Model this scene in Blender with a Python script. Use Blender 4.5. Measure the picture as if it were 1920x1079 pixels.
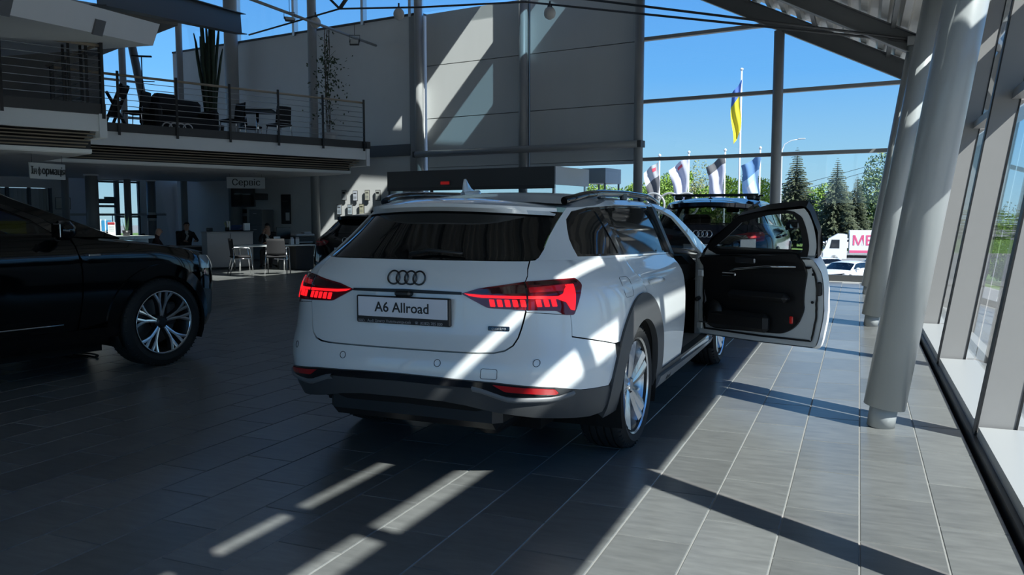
import bpy, bmesh, math, random
from mathutils import Vector, Matrix, geometry
random.seed(7)
for o in list(bpy.data.objects): bpy.data.objects.remove(o)
scene = bpy.context.scene
COL = scene.collection
R = math.radians

# ---------------------------------------------------------------- camera
cam_d = bpy.data.cameras.new('camera'); cam = bpy.data.objects.new('camera', cam_d); COL.objects.link(cam)
cam.location = (0, 0, 1.32)
cam.rotation_euler = (R(90-4.978), 0, R(22.73))
cam_d.sensor_width = 36; cam_d.sensor_fit = 'HORIZONTAL'; cam_d.lens = 1550*36/1920
cam_d.clip_start = .05; cam_d.clip_end = 2000
scene.camera = cam

# ---------------------------------------------------------------- daylight
SUN = Vector((.88, -.475, .92)).normalized()          # direction towards the sun
sd = bpy.data.lights.new('sun', 'SUN'); so = bpy.data.objects.new('sun', sd); COL.objects.link(so)
sd.energy = 9.0; sd.angle = R(.53); sd.color = (1, .98, .945)
so.rotation_euler = SUN.to_track_quat('Z', 'Y').to_euler(); so.location = (30, -20, 40)
world = bpy.data.worlds.new('world'); scene.world = world; world.use_nodes = True
wn = world.node_tree; wn.nodes.clear()
tcw = wn.nodes.new('ShaderNodeTexCoord'); sxyz = wn.nodes.new('ShaderNodeSeparateXYZ'); ramp = wn.nodes.new('ShaderNodeValToRGB')
wn.links.new(tcw.outputs['Generated'], sxyz.inputs[0]); wn.links.new(sxyz.outputs['Z'], ramp.inputs[0])
els = ramp.color_ramp.elements                        # clear afternoon sky: pale at the horizon, deeper overhead
els[0].position = 0.0; els[0].color = (.50, .72, .84, 1); els[1].position = 1.0; els[1].color = (.030, .14, .47, 1)
for ps, cl in ((.06, (.36, .66, .90)), (.16, (.17, .50, 1.0)), (.34, (.085, .33, .90)), (.60, (.05, .21, .62))):
    e_ = els.new(ps); e_.color = (*cl, 1)
bg = wn.nodes.new('ShaderNodeBackground'); bg.inputs['Strength'].default_value = .95
wo = wn.nodes.new('ShaderNodeOutputWorld')
wn.links.new(ramp.outputs[0], bg.inputs[0]); wn.links.new(bg.outputs[0], wo.inputs[0])
scene.view_settings.view_transform = 'Standard'; scene.view_settings.look = 'None'
scene.view_settings.gamma = 1; scene.view_settings.use_curve_mapping = False
scene.view_settings.exposure = 0.2

# ---------------------------------------------------------------- materials
MATS = {}
def srgb(r, g, b):
    f = lambda c: (c/255/12.92) if c/255 <= .04045 else ((c/255+.055)/1.055)**2.4
    return (f(r), f(g), f(b), 1)
def mat(name, col, rough=.5, metal=0, coat=0, spec=.5, emit=None, es=1, noise=0, nscale=8, bump=0, bscale=60, stretch=None, coat_rough=.03):
    if name in MATS: return MATS[name]
    m = bpy.data.materials.new(name); m.use_nodes = True; nt = m.node_tree; b = nt.nodes['Principled BSDF']
    b.inputs['Base Color'].default_value = (*col[:3], 1); b.inputs['Roughness'].default_value = rough
    b.inputs['Metallic'].default_value = metal; b.inputs['Specular IOR Level'].default_value = spec
    b.inputs['Coat Weight'].default_value = coat; b.inputs['Coat Roughness'].default_value = coat_rough
    if emit: b.inputs['Emission Color'].default_value = (*emit[:3], 1); b.inputs['Emission Strength'].default_value = es
    if noise or bump:
        tc = nt.nodes.new('ShaderNodeTexCoord'); src = tc.outputs['Object']
        if stretch:
            mp = nt.nodes.new('ShaderNodeMapping'); mp.inputs['Scale'].default_value = stretch
            nt.links.new(src, mp.inputs[0]); src = mp.outputs[0]
    if noise:
        n = nt.nodes.new('ShaderNodeTexNoise'); n.inputs['Scale'].default_value = nscale; n.inputs['Detail'].default_value = 5
        nt.links.new(src, n.inputs['Vector'])
        mr = nt.nodes.new('ShaderNodeMapRange'); mr.inputs[3].default_value = 1-noise; mr.inputs[4].default_value = 1+noise
        nt.links.new(n.outputs['Fac'], mr.inputs[0])
        mx = nt.nodes.new('ShaderNodeVectorMath'); mx.operation = 'SCALE'; mx.inputs[0].default_value = col[:3]
        nt.links.new(mr.outputs[0], mx.inputs['Scale']); nt.links.new(mx.outputs[0], b.inputs['Base Color'])
    if bump:
        n2 = nt.nodes.new('ShaderNodeTexNoise'); n2.inputs['Scale'].default_value = bscale; n2.inputs['Detail'].default_value = 4
        nt.links.new(src, n2.inputs['Vector'])
        bp = nt.nodes.new('ShaderNodeBump'); bp.inputs['Strength'].default_value = bump; bp.inputs['Distance'].default_value = .01
        nt.links.new(n2.outputs['Fac'], bp.inputs['Height']); nt.links.new(bp.outputs[0], b.inputs['Normal'])
    MATS[name] = m
    return m
def glass(name, tint=(1, 1, 1), rough=0.0, base=.04, scale=.9):
    """thin pane: clear transmission mixed with a fresnel mirror"""
    if name in MATS: return MATS[name]
    m = bpy.data.materials.new(name); m.use_nodes = True; nt = m.node_tree; nt.nodes.clear()
    out = nt.nodes.new('ShaderNodeOutputMaterial'); mx = nt.nodes.new('ShaderNodeMixShader')
    tr = nt.nodes.new('ShaderNodeBsdfTransparent'); tr.inputs[0].default_value = (*tint, 1)
    gl = nt.nodes.new('ShaderNodeBsdfGlossy'); gl.inputs['Roughness'].default_value = rough
    lw = nt.nodes.new('ShaderNodeLayerWeight'); lw.inputs[0].default_value = .5
    pw = nt.nodes.new('ShaderNodeMath'); pw.operation = 'POWER'; pw.inputs[1].default_value = 4.5
    ma = nt.nodes.new('ShaderNodeMath'); ma.operation = 'MULTIPLY_ADD'; ma.inputs[1].default_value = scale; ma.inputs[2].default_value = base
    nt.links.new(lw.outputs['Facing'], pw.inputs[0]); nt.links.new(pw.outputs[0], ma.inputs[0]); nt.links.new(ma.outputs[0], mx.inputs[0]); nt.links.new(tr.outputs[0], mx.inputs[1]); nt.links.new(gl.outputs[0], mx.inputs[2])
    nt.links.new(mx.outputs[0], out.inputs[0])
    MATS[name] = m
    return m

# ---------------------------------------------------------------- object helpers
def link(name, me, parent=None):
    o = bpy.data.objects.new(name, me); COL.objects.link(o)
    if parent is not None: o.parent = parent
    return o
def tag(o, label=None, cat=None, group=None, kind=None):
    if label: o['label'] = label
    if cat: o['category'] = cat
    if group: o['group'] = group
    if kind: o['kind'] = kind
    return o
def thing(name, label, cat, loc=(0, 0, 0), rz=0, group=None):
    o = link(name, None); o.location = loc; o.rotation_euler = (0, 0, rz)
    return tag(o, label, cat, group)
def copy_tree(o, parent=None):
    c = o.copy(); COL.objects.link(c); c.parent = parent
    for ch in o.children: copy_tree(ch, c)
    return c
class MB:
    def __init__(s): s.v = []; s.f = []; s.sm = []; s.mi = []; s.cur = 0
    def add(s, vs, fs, smooth=False):
        k = len(s.v); s.v += [tuple(v) for v in vs]
        for f in fs: s.f.append(tuple(i+k for i in f)); s.sm.append(smooth); s.mi.append(s.cur)
        return s
    def box(s, c, d, rz=0, rot=None):
        x, y, z = d[0]/2, d[1]/2, d[2]/2
        M = rot if rot is not None else Matrix.Rotation(rz, 3, 'Z'); C = Vector(c)
        vs = [C+M @ Vector(p) for p in ((-x,-y,-z),(x,-y,-z),(x,y,-z),(-x,y,-z),(-x,-y,z),(x,-y,z),(x,y,z),(-x,y,z))]
        return s.add(vs, [(3,2,1,0),(4,5,6,7),(0,1,5,4),(1,2,6,5),(2,3,7,6),(3,0,4,7)])
    def bbox(s, c, d, bev=.01, rz=0, rot=None):
        """box with chamfered edges"""
        x, y, z = d[0]/2, d[1]/2, d[2]/2; b = min(bev, x*.9, y*.9, z*.9)
        M = rot if rot is not None else Matrix.Rotation(rz, 3, 'Z'); C = Vector(c)
        vs = []
        for sx in (-1, 1):
            for sy in (-1, 1):
                for sz in (-1, 1):
                    vs += [C+M @ Vector((sx*(x-b), sy*(y-b), sz*z)), C+M @ Vector((sx*(x-b), sy*y, sz*(z-b))), C+M @ Vector((sx*x, sy*(y-b), sz*(z-b)))]
        bm = bmesh.new(); bv = [bm.verts.new(v) for v in vs]
        r = bmesh.ops.convex_hull(bm, input=bv)
        bmesh.ops.dissolve_limit(bm, angle_limit=.01, verts=bm.verts[:], edges=bm.edges[:])
        bm.verts.index_update()
        s.add([v.co for v in bm.verts], [[v.index for v in f.verts] for f in bm.faces]); bm.free()
        return s
    def prism(s, poly, axis, a, b):
        """extrude a polygon (list of 2D) along axis 'x','y','z' from a to b"""
        n = len(poly)
        def mk(p, h):
            return {'x': (h, p[0], p[1]), 'y': (p[0], h, p[1]), 'z': (p[0], p[1], h)}[axis]
        vs = [mk(p, a) for p in poly]+[mk(p, b) for p in poly]
        fs = [tuple(range(n))[::-1], tuple(range(n, 2*n))]+[(i, (i+1) % n, (i+1) % n+n, i+n) for i in range(n)]
        return s.add(vs, fs)
    def tube(s, pts, r, n=10, cap=True, smooth=True):
        pts = [Vector(p) for p in pts]; rs = r if isinstance(r, (list, tuple)) else [r]*len(pts)
        vs = []; fs = []; prev = None
        for i, p in enumerate(pts):
            t = (pts[min(i+1, len(pts)-1)]-pts[max(i-1, 0)]).normalized()
            if prev is None:
                u = t.orthogonal().normalized()
            else:
                u = prev-t*prev.dot(t)
                u = u.normalized() if u.length > 1e-6 else t.orthogonal().normalized()
            prev = u; w = t.cross(u)
            for k in range(n):
                a = 2*math.pi*k/n
                vs.append(p+(u*math.cos(a)+w*math.sin(a))*rs[i])
        for i in range(len(pts)-1):
            for k in range(n):
                fs.append((i*n+k, i*n+(k+1) % n, (i+1)*n+(k+1) % n, (i+1)*n+k))
        s.add(vs, fs, smooth)
        if cap:
            s.add(vs[:n], [tuple(range(n))[::-1]]); s.add(vs[-n:], [tuple(range(n))])
        return s
    def lathe(s, prof, c=(0, 0, 0), axis='z', n=32, smooth=True):
        vs = []; fs = []; C = Vector(c); m = len(prof)
        for k in range(n):
            a = 2*math.pi*k/n; ca, sa = math.cos(a), math.sin(a)
            for r, h in prof:
                vs.append(C+Vector({'z': (r*ca, r*sa, h), 'y': (r*ca, h, r*sa), 'x': (h, r*ca, r*sa)}[axis]))
        for k in range(n):
            for j in range(m-1):
                fs.append((k*m+j, ((k+1) % n)*m+j, ((k+1) % n)*m+j+1, k*m+j+1))
        return s.add(vs, fs, smooth)
    def grid(s, rows, smooth=True):
        m = len(rows[0]); vs = [p for r in rows for p in r]
        fs = [(i*m+j, i*m+j+1, (i+1)*m+j+1, (i+1)*m+j) for i in range(len(rows)-1) for j in range(m-1)]
        return s.add(vs, fs, smooth)
    def mesh(s, name, mats):
        me = bpy.data.meshes.new(name); me.from_pydata(s.v, [], s.f)
        me.polygons.foreach_set('use_smooth', s.sm)
        for mm in (mats if isinstance(mats, (list, tuple)) else [mats]): me.materials.append(mm)
        me.polygons.foreach_set('material_index', s.mi)
        bm = bmesh.new(); bm.from_mesh(me)
        bmesh.ops.remove_doubles(bm, verts=bm.verts[:], dist=1e-5) if len(bm.verts) < 60000 else None
        bmesh.ops.recalc_face_normals(bm, faces=bm.faces[:])
        bm.to_mesh(me); bm.free(); me.update()
        return me
    def build(s, name, mats, parent=None, sharp=None):
        me = s.mesh(name, mats)
        if sharp is not None: me.set_sharp_from_angle(angle=R(sharp))
        return link(name, me, parent)

def text_mesh(body, size, depth, mt, name, parent, M, align='CENTER', bold=False, sx=1.0):
    cu = bpy.data.curves.new('t', 'FONT'); cu.body = body; cu.size = size; cu.extrude = depth
    cu.align_x = align; cu.align_y = 'CENTER'; cu.resolution_u = 3
    if bold: cu.offset = size*.014
    o = bpy.data.objects.new('t', cu); COL.objects.link(o)
    dg = bpy.context.evaluated_depsgraph_get(); me = bpy.data.meshes.new_from_object(o.evaluated_get(dg))
    bpy.data.objects.remove(o); bpy.data.curves.remove(cu)
    me.transform(M @ Matrix.Diagonal((sx, 1, 1, 1))); me.materials.clear(); me.materials.append(mt)
    return link(name, me, parent)
def frame_mat(o, xdir, ydir):
    """matrix with local x = xdir, y = ydir, z = cross, origin o"""
    x = Vector(xdir).normalized(); y = Vector(ydir).normalized(); z = x.cross(y)
    M = Matrix((x, y, z)).transposed().to_4x4(); M.translation = Vector(o)
    return M

# ================================================================ the hall
WHITE = mat('white_paint', (.70, .71, .70), .55, noise=.04, nscale=3)
PANEL = mat('white_panel', (.66, .68, .67), .5, noise=.07, nscale=1.5, stretch=(1, 1, .3))
STEEL = mat('grey_steel_paint', (.30, .31, .31), .42, noise=.06, nscale=5)
STEEL_D = mat('dark_steel_paint', (.075, .078, .08), .6)
COLUMN_M = mat('light_grey_column_paint', (.36, .38, .38), .33, coat=.25, noise=.05, nscale=9, stretch=(3, 3, .5))
BLACK = mat('black_trim', (.012, .012, .013), .45)
GLASS = glass('window_glass', (.93, .96, .96))
ALU = mat('aluminium', (.62, .63, .64), .3, metal=.9)
CORR = mat('corrugated_deck_steel', (.72, .70, .66), .45, metal=.15, noise=.25, nscale=1.2, stretch=(3, .4, 1))
def tile_material():
    m = bpy.data.materials.new('grey_slate_tile'); m.use_nodes = True; nt = m.node_tree; b = nt.nodes['Principled BSDF']
    L = nt.links.new; N = nt.nodes.new
    geo = N('ShaderNodeNewGeometry'); 
    oi = N('ShaderNodeObjectInfo'); addr = N('ShaderNodeMath'); addr.operation = 'ADD'
    L(geo.outputs['Random Per Island'], addr.inputs[0]); L(oi.outputs['Random'], addr.inputs[1])
    fr = N('ShaderNodeMath'); fr.operation = 'FRACT'; L(addr.outputs[0], fr.inputs[0])
    off = N('ShaderNodeCombineXYZ'); mul = N('ShaderNodeMath'); mul.operation = 'MULTIPLY'; mul.inputs[1].default_value = 37
    L(fr.outputs[0], mul.inputs[0]); L(mul.outputs[0], off.inputs[2])
    vadd = N('ShaderNodeVectorMath'); L(geo.outputs['Position'], vadd.inputs[0]); L(off.outputs[0], vadd.inputs[1])
    mp = N('ShaderNodeMapping'); mp.inputs['Scale'].default_value = (6, 26, 1); L(vadd.outputs[0], mp.inputs[0])
    n1 = N('ShaderNodeTexNoise'); n1.inputs['Scale'].default_value = 1.0; n1.inputs['Detail'].default_value = 8; n1.inputs['Roughness'].default_value = .62
    L(mp.outputs[0], n1.inputs['Vector'])
    ramp = N('ShaderNodeValToRGB'); e = ramp.color_ramp.elements
    e[0].position = .30; e[0].color = (.138, .142, .139, 1); e[1].position = .72; e[1].color = (.205, .210, .203, 1)
    L(n1.outputs['Fac'], ramp.inputs[0])
    mr = N('ShaderNodeMapRange'); mr.inputs[3].default_value = .84; mr.inputs[4].default_value = 1.14; L(fr.outputs[0], mr.inputs[0])
    sc = N('ShaderNodeVectorMath'); sc.operation = 'SCALE'; L(ramp.outputs[0], sc.inputs[0]); L(mr.outputs[0], sc.inputs['Scale'])
    L(sc.outputs[0], b.inputs['Base Color'])
    rr = N('ShaderNodeMapRange'); rr.inputs[3].default_value = .27; rr.inputs[4].default_value = .31; L(n1.outputs['Fac'], rr.inputs[0]); L(rr.outputs[0], b.inputs['Roughness'])
    bp = N('ShaderNodeBump'); bp.inputs['Strength'].default_value = .015; bp.inputs['Distance'].default_value = .004
    L(n1.outputs['Fac'], bp.inputs['Height']); L(bp.outputs[0], b.inputs['Normal'])
    b.inputs['Specular IOR Level'].default_value = .5
    return m
TILE = tile_material(); GROUT = mat('pale_grout', (.30, .30, .285), .8)

# facade frame: s runs to the left along the end facade, o into the hall
F0 = Vector((.318, 17.890, 0)); FDIR = Vector((-.988, .153, 0)).normalized(); FIN = Vector((-.153, -.988, 0)).normalized()
FRZ = math.atan2(FDIR.y, FDIR.x)
def fp(s, z, o=0): return F0+FDIR*s+FIN*o+Vector((0, 0, z))
def roof_z(X): return min(4.50-.51*X, 9.4)

# ---- floor: slab + tiles
FLOOR_POLY = [(.62, -6), (.62, 17.95), fp(11.2, 0)[:2], fp(21.4, 0)[:2], (-29.0, 2.0), (-29, -6)]
fl = MB().prism([tuple(p)[:2] for p in FLOOR_POLY], 'z', -.16, -.0035).build('floor', GROUT); tag(fl, kind='structure')
TW, TL, TX, TY = .312, .612, .044, 3.860
def tile_mb(w, l):
    g = .003; b = .0025
    x, y = w/2-g, l/2-g
    vs = [(-x, -y, -.0035), (x, -y, -.0035), (x, y, -.0035), (-x, y, -.0035), (-x+b, -y+b, 0), (x-b, -y+b, 0), (x-b, y-b, 0), (-x+b, y-b, 0)]
    return vs, [(4, 5, 6, 7), (0, 1, 5, 4), (1, 2, 6, 5), (2, 3, 7, 6), (3, 0, 4, 7)]
cells = []
for i in range(-62, 2):
    for j in range(-8, 30):
        cx = TX+(i+.5)*TW; cy = TY+(j+.5)*TL+(TL/2 if i % 2 == 0 else 0)
        if cy > 17.5+(.0-cx)*.153: continue
        if cx-TW/2 > .60: continue
        w = TW
        if cx+TW/2 > .62: x0_ = cx-TW/2; w = .62-x0_; cx = x0_+w/2
        f = -cx*0+(cy*math.cos(R(22.73))-cx*math.sin(R(22.73))); r = cx*math.cos(R(22.73))+cy*math.sin(R(22.73))
        seen = f > 2.2 and abs(r/f) < .70 and 1550*1.32/f < 720
        hid = (-3.0 < cx < -1.25 and 3.6 < cy < 8.6)
        cells.append((0 if (seen and not hid) else 1, f, cx, cy, w))
cells.sort(key=lambda t: (t[0], t[1]))
vs0, fs0 = tile_mb(TW, TL); tm = bpy.data.meshes.new('tile'); tm.from_pydata(vs0, [], fs0); tm.materials.append(TILE)
rest = MB(); nt_ = 0
for k, (h, f, cx, cy, w) in enumerate(cells):
    if nt_ < 298 and h == 0:
        me = tm
        if w < TW-1e-4:
            a, b = tile_mb(w, TL); me = bpy.data.meshes.new('tile'); me.from_pydata(a, [], b); me.materials.append(TILE)
        o = link('tile', me, fl); o.location = (cx, cy, 0); nt_ += 1
    else:
        a, b = tile_mb(w, TL); rest.add([(p[0]+cx, p[1]+cy, p[2]) for p in a], b)
me = bpy.data.meshes.new('tiles'); me.from_pydata(rest.v, [], rest.f); me.materials.append(TILE)
tag(link('floor_tiles', me, fl), kind='stuff')

# ---- right-hand leaning glass wall
LEAN = .143
def wr(X, Y, z): return (X+LEAN*z, Y, z)
def lean_bar(mb, X0, X1, Y0, Y1, z0, z1):
    vs = [wr(X0, Y0, z0), wr(X1, Y0, z0), wr(X1, Y1, z0), wr(X0, Y1, z0), wr(X0, Y0, z1), wr(X1, Y0, z1), wr(X1, Y1, z1), wr(X0, Y1, z1)]
    return mb.add(vs, [(3,2,1,0),(4,5,6,7),(0,1,5,4),(1,2,6,5),(2,3,7,6),(3,0,4,7)])
wall = MB(); lean_bar(wall, .645, .985, -6, 18.2, -.16, .03)
wallr = tag(wall.build('wall_right', mat('black_base_profile', (.02, .021, .022), .4)), kind='structure')
FIN_M = mat('white_mullion_lacquer', (.27, .265, .26), .45, noise=.03, nscale=6)
SILL = mat('white_sill', (.42, .43, .43), .35)
fins = [-4.7+2.55*i for i in range(9)]
FINZ = 4.25
for i, fy in enumerate(fins):
    b = MB(); lean_bar(b, .665, .86, fy-.04, fy+.04, .03, FINZ-.05); b.build('mullion_fin', FIN_M, wallr)
    for gx in (.66, .86):
        b = MB(); lean_bar(b, gx, gx+.012, fy-.046, fy+.046, .03, FINZ-.05); b.build('gasket', BLACK, wallr)
    nx = fins[i+1] if i+1 < len(fins) else 18.1
    b = MB(); lean_bar(b, .672, .95, fy+.05, nx-.06, .03, .085); b.build('sill_board', SILL, wallr)
    b = MB(); lean_bar(b, .80, .94, fy+.04, nx-.055, 2.28, 2.36); b.build('transom', FIN_M, wallr)
    g = MB(); lean_bar(g, .948, .952, fy+.02, nx-.02, .08, 2.30); g.build('pane', GLASS, wallr)
    g = MB(); lean_bar(g, .948, .952, fy+.02, nx-.02, 2.34, FINZ-.05); g.build('pane', GLASS, wallr)
b = MB(); lean_bar(b, .90, 1.0, -6, 18.2, FINZ-.12, FINZ); b.build('head_rail', STEEL, wallr)

# ---- leaning round columns
col0 = None
for k, Y in enumerate((.42, 5.60, 10.74, 15.10)):
    lab = ['leaning grey round steel column nearest the camera, just out of the light', 'large leaning grey steel column, nearest in front of the white fins', 'middle leaning grey steel column behind the nearest one', 'farthest leaning grey steel column close to the end glazing'][k]
    t = thing('leaning_column', lab, 'column', (.165, Y, 0), group='leaning steel columns along the glass wall')
    MB().tube([(0, 0, 0), (.02, 0, .16)], .082, 28).build('base_stub', COLUMN_M, t)
    zt = 4.05
    MB().tube([(.0176, 0, .13), (.018+LEAN*(zt-.13), 0, zt)], [.122, .122], 36).build('shaft', COLUMN_M, t)
    MB().box((LEAN*zt+.02, 0, zt+.07), (.30, .26, .14)).build('head_plate', STEEL, t)

# ---- end facade
post_s = [1.96, 5.03, 8.07, 11.27]
fa = tag(link('wall_end_facade', None), kind='structure')
for s in post_s:
    p = fp(s, 0, .12); zt = roof_z(p.x)-.25
    MB().tube([p, (p.x, p.y, zt)], .105, 24).build('post', STEEL, fa)
    q = fp(s, 0, -.02); MB().box((q.x, q.y, zt/2), (.06, .10, zt), FRZ).build('mullion', ALU if s > 6 else STEEL, fa)
    if s > 4: MB().box(fp(s, 2.93, .14), (.24, .24, .15), FRZ).build('bracket', STEEL_D, fa)
def fbar(z, s0, s1, h, d, o, m, name='transom'):
    a = fp((s0+s1)/2, z, o); MB().box(a, (abs(s1-s0), d, h), FRZ).build(name, m, fa)
for z in (2.59, 3.88):
    fbar(z, -1.1, 5.0, .075, .12, 0, STEEL)
fbar(5.26, 1.96, 5.0, .075, .12, 0, STEEL)
fbar(.06, -.6, 11.2, .12, .14, 0, STEEL_D)
def fpane(s0, s1, z0, z1, o=-.01, name='pane', m=None, th=.012):
    a = fp((s0+s1)/2, (z0+z1)/2, o); MB().box(a, (abs(s1-s0)-.02, th, z1-z0-.02), FRZ).build(name, m or GLASS, fa)
for s0, s1 in ((-1.5, 1.96), (1.96, 5.03)):
    fpane(s0, s1, .1, 2.57); fpane(s0, s1, 2.62, 3.86); fpane(s0, s1, 3.91, 5.24); fpane(s0, s1, 5.28, 6.8)
PB = [(2.50, 2.58), (2.59, 3.87), (3.885, 5.25), (5.265, 6.60)]
for s0, s1 in ((5.16, 8.02), (8.12, 11.2)):
    for z0, z1 in PB+([(6.61, 8.4)] if s0 < 6 else []):
        fpane(s0, s1, z0, z1+.015, -.16, 'cladding_panel', PANEL, .05)
for s0, s1 in ((5.16, 8.02), (8.12, 11.2)): fpane(s0-.05, s1+.05, 2.50, 8.3 if s0 < 6 else 6.6, -.22, 'panel_backing', STEEL, .04)
for s0, s1 in ((5.10, 8.02), (8.12, 11.2)):
    fpane(s0, s1, .1, 2.49); 
    if s0 > 6: fpane(s0, s1, 6.62, 8.8)
a, b = fp(5.0, 2.93, .22), fp(11.3, 2.93, .22)
MB().tube([a, b], .085, 20).build('horizontal_pipe', STEEL, fa)
# glazing above the solid wall
for u_s in (11.60, 13.26, 15.90, 18.35):
    p = fp(u_s, 7.6, -.02); MB().box(p, (.09, .16, 2.1), FRZ).build('mullion', ALU, fa)
fpane(11.3, 21.3, 6.66, 9.2, -.02)
wl = tag(MB().box(fp(16.4, 3.30, -.16), (10.2, .30, 6.60), FRZ).build('wall_end', WHITE), kind='structure')
MB().box(fp(16.4, 6.63, -.16), (10.2, .36, .05), FRZ).build('wall_cap', STEEL_D, wl)
MB().box(fp(11.47, 3.1, .04), (.24, .12, 6.9), FRZ).build('wall_pier', STEEL, wl)
MB().box(fp(12.45, 3.08, .05), (1.75, .12, .30), FRZ).build('wall_ledge', mat('ledge_grey', (.10, .105, .11), .5), wl)
# steel columns standing before the solid wall
for s, r, zt, nm in ((18.125, .20, 9.2, 'thick grey steel column carrying the sloping I-beam above the gallery'), (14.762, .125, 9.3, 'slim grey steel column behind the climbing plant')):
    p = fp(s, 0, .45)
    t = thing('steel_column', nm, 'column', (p.x, p.y, 0))
    MB().tube([(0, 0, 0), (0, 0, zt)], r, 24).build('shaft', STEEL, t)
    MB().lathe([(0, 0), (r+.06, 0), (r+.06, .02), (0, .02)], n=24).build('base_plate', STEEL_D, t)

# ---- entrance lobby in front of the cladding
lob = tag(link('trim_1', None), kind='structure')
LG = mat('lobby_grey', (.10, .105, .11), .5)
s0, s1, od = 6.924, 11.05, 1.7
def lbox(sa, sb, oa, ob, z0, z1, m, name):
    c = (fp(sa, z0, oa)+fp(sb, z1, ob))/2; MB().box(c, (abs(sb-sa), abs(ob-oa), z1-z0), FRZ).build(name, m, lob)
sA = 6.32
lbox(sA, s1, od-.05, od, 2.0, 2.40, LG, 'fascia'); lbox(sA, sA+.05, 0, od-.05, 2.0, 2.40, WHITE, 'side_fascia')
lbox(sA+.05, s1, 0, od-.05, 2.36, 2.40, LG, 'lobby_roof')
for q in (sA+.03, 8.5, 9.7, 11.0): lbox(q-.03, q+.03, od-.06, od-.01, 0, 2.0, ALU if q < 6.6 else STEEL_D, 'frame_post')
lbox(sA, s1, od-.06, od, 1.92, 2.0, STEEL_D, 'door_header')
for qa, qb in ((sA+.06, 8.47), (8.53, 9.67), (9.73, 10.97)): lbox(qa, qb, od-.04, od-.03, .02, 1.92, GLASS, 'pane')
lbox(sA, sA+.05, .06, od-.06, .02, 2.0, GLASS, 'side_pane')
ex = thing('exit_sign', 'small red exit sign on the dark lobby fascia', 'sign', fp(9.25, 2.09, od+.001)); ex.rotation_euler = (0, 0, FRZ)
MB().box((0, .02, 0), (.30, .03, .11)).build('housing', STEEL_D, ex)
MB().box((0, .042, 0), (.25, .012, .07)).build('red_panel', mat('exit_red', (.30, .01, .01), .4, emit=(.5, .02, .02), es=.25), ex)
p = Vector((-5.882, 19.762, 1.386))
ob = thing('door_canopy_box', 'pale grey box outside the end glazing beside the entrance', 'canopy', (p.x, p.y, 0), FRZ)
MB().box((0, 0, 2.28), (.62, .9, .36)).build('box', mat('pale_grey_cladding', (.42, .45, .48), .5), ob)
for sx in (-.27, .27):
    for sy in (-.4, .4): MB().tube([(sx, sy, -.2), (sx, sy, 2.1)], .025, 10).build('leg', STEEL, ob)

# ---- roof: corrugated deck, beams, louvred eave
rf = tag(link('ceiling', None), kind='structure')
RY0, RY1 = -7.0, 18.6
def corr(X0, X1, Y0, Y1, name):
    """ribbed deck whose flutes run along Y"""
    pit = .30; prof = []; n = max(1, int(round((X0-X1)/pit)))
    for k in range(n+1):
        xb = X0-(X0-X1)*k/n
        for dx, dz in ((0, 0), (.10, 0), (.14, .11), (.26, .11)):
            x = xb-dx
            if x >= X1-1e-6: prof.append((x, roof_z(x)+.16+dz))
    if prof[-1][0] > X1+1e-3: prof.append((X1, roof_z(X1)+.16))
    mb = MB(); mb.grid([[(x, Y0, z) for x, z in prof], [(x, Y1, z) for x, z in prof]], smooth=False)
    mb.grid([[(x, Y0, z+.30) for x, z in prof], [(x, Y1, z+.30) for x, z in prof]], smooth=False)
    me = mb.mesh(name, CORR); return link(name, me, rf)
# light that reaches the gallery wall comes through rooflights cut in the deck (X range, Y range)
SL0, SL1 = 9.3, 18.2
corr(1.22, -4.85, RY0, RY1, 'corrugated_deck'); corr(-4.85, -5.28, RY0, 6.1, 'corrugated_deck'); corr(-4.85, -5.28, 7.5, SL0, 'corrugated_deck'); corr(-4.85, -5.28, 12.4, RY1, 'corrugated_deck')
corr(-7.30, -9.6, RY0, RY1, 'corrugated_deck')
corr(-5.28, -7.30, RY0, 6.1, 'corrugated_deck'); corr(-5.28, -7.30, 7.5, SL0, 'corrugated_deck'); corr(-6.05, -7.30, 6.1, 7.5, 'corrugated_deck')
def roof_patch(X0, X1, Y0, Y1, m, name, dz=.2, t=.12):
    vs = [(x, y, roof_z(x)+dz+e) for e in (0, t) for x, y in ((X0, Y0), (X1, Y0), (X1, Y1), (X0, Y1))]
    MB().add(vs, [(3,2,1,0),(4,5,6,7),(0,1,5,4),(1,2,6,5),(2,3,7,6),(3,0,4,7)]).build(name, m, rf)
roof_patch(-6.20, -6.32, SL0, RY1, STEEL, 'rooflight_bar', .05, .34)
roof_patch(-6.32, -7.30, SL0, 15.9, WHITE, 'roof_panel'); roof_patch(-5.28, -6.20, 12.4, 15.9, WHITE, 'roof_panel')
for yb, hw in ((SL0, .13), (10.5, .13), (15.9, .13), (17.09, .20)): roof_patch(-5.26, -7.32, yb-hw, yb+hw, STEEL, 'rooflight_bar', .1, .25)
for x0, x1, y0, y1, gm in ((-4.87, -6.03, 6.1, 7.5, 'g'), (-4.87, -6.20, SL0, 12.4, 'g'), (-5.30, -6.20, 15.9, RY1, 't'), (-6.32, -7.28, 15.9, RY1, 'g')):
    roof_patch(x0, x1, y0, y1, GLASS if gm == 'g' else glass('tinted_rooflight', (.40, .52, .58)), 'rooflight_pane', .36, .01)
MB().box((-19.5, (RY0+RY1+4)/2, 9.75), (19.8, RY1-RY0+6, .3)).build('flat_roof', WHITE, rf)
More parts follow.
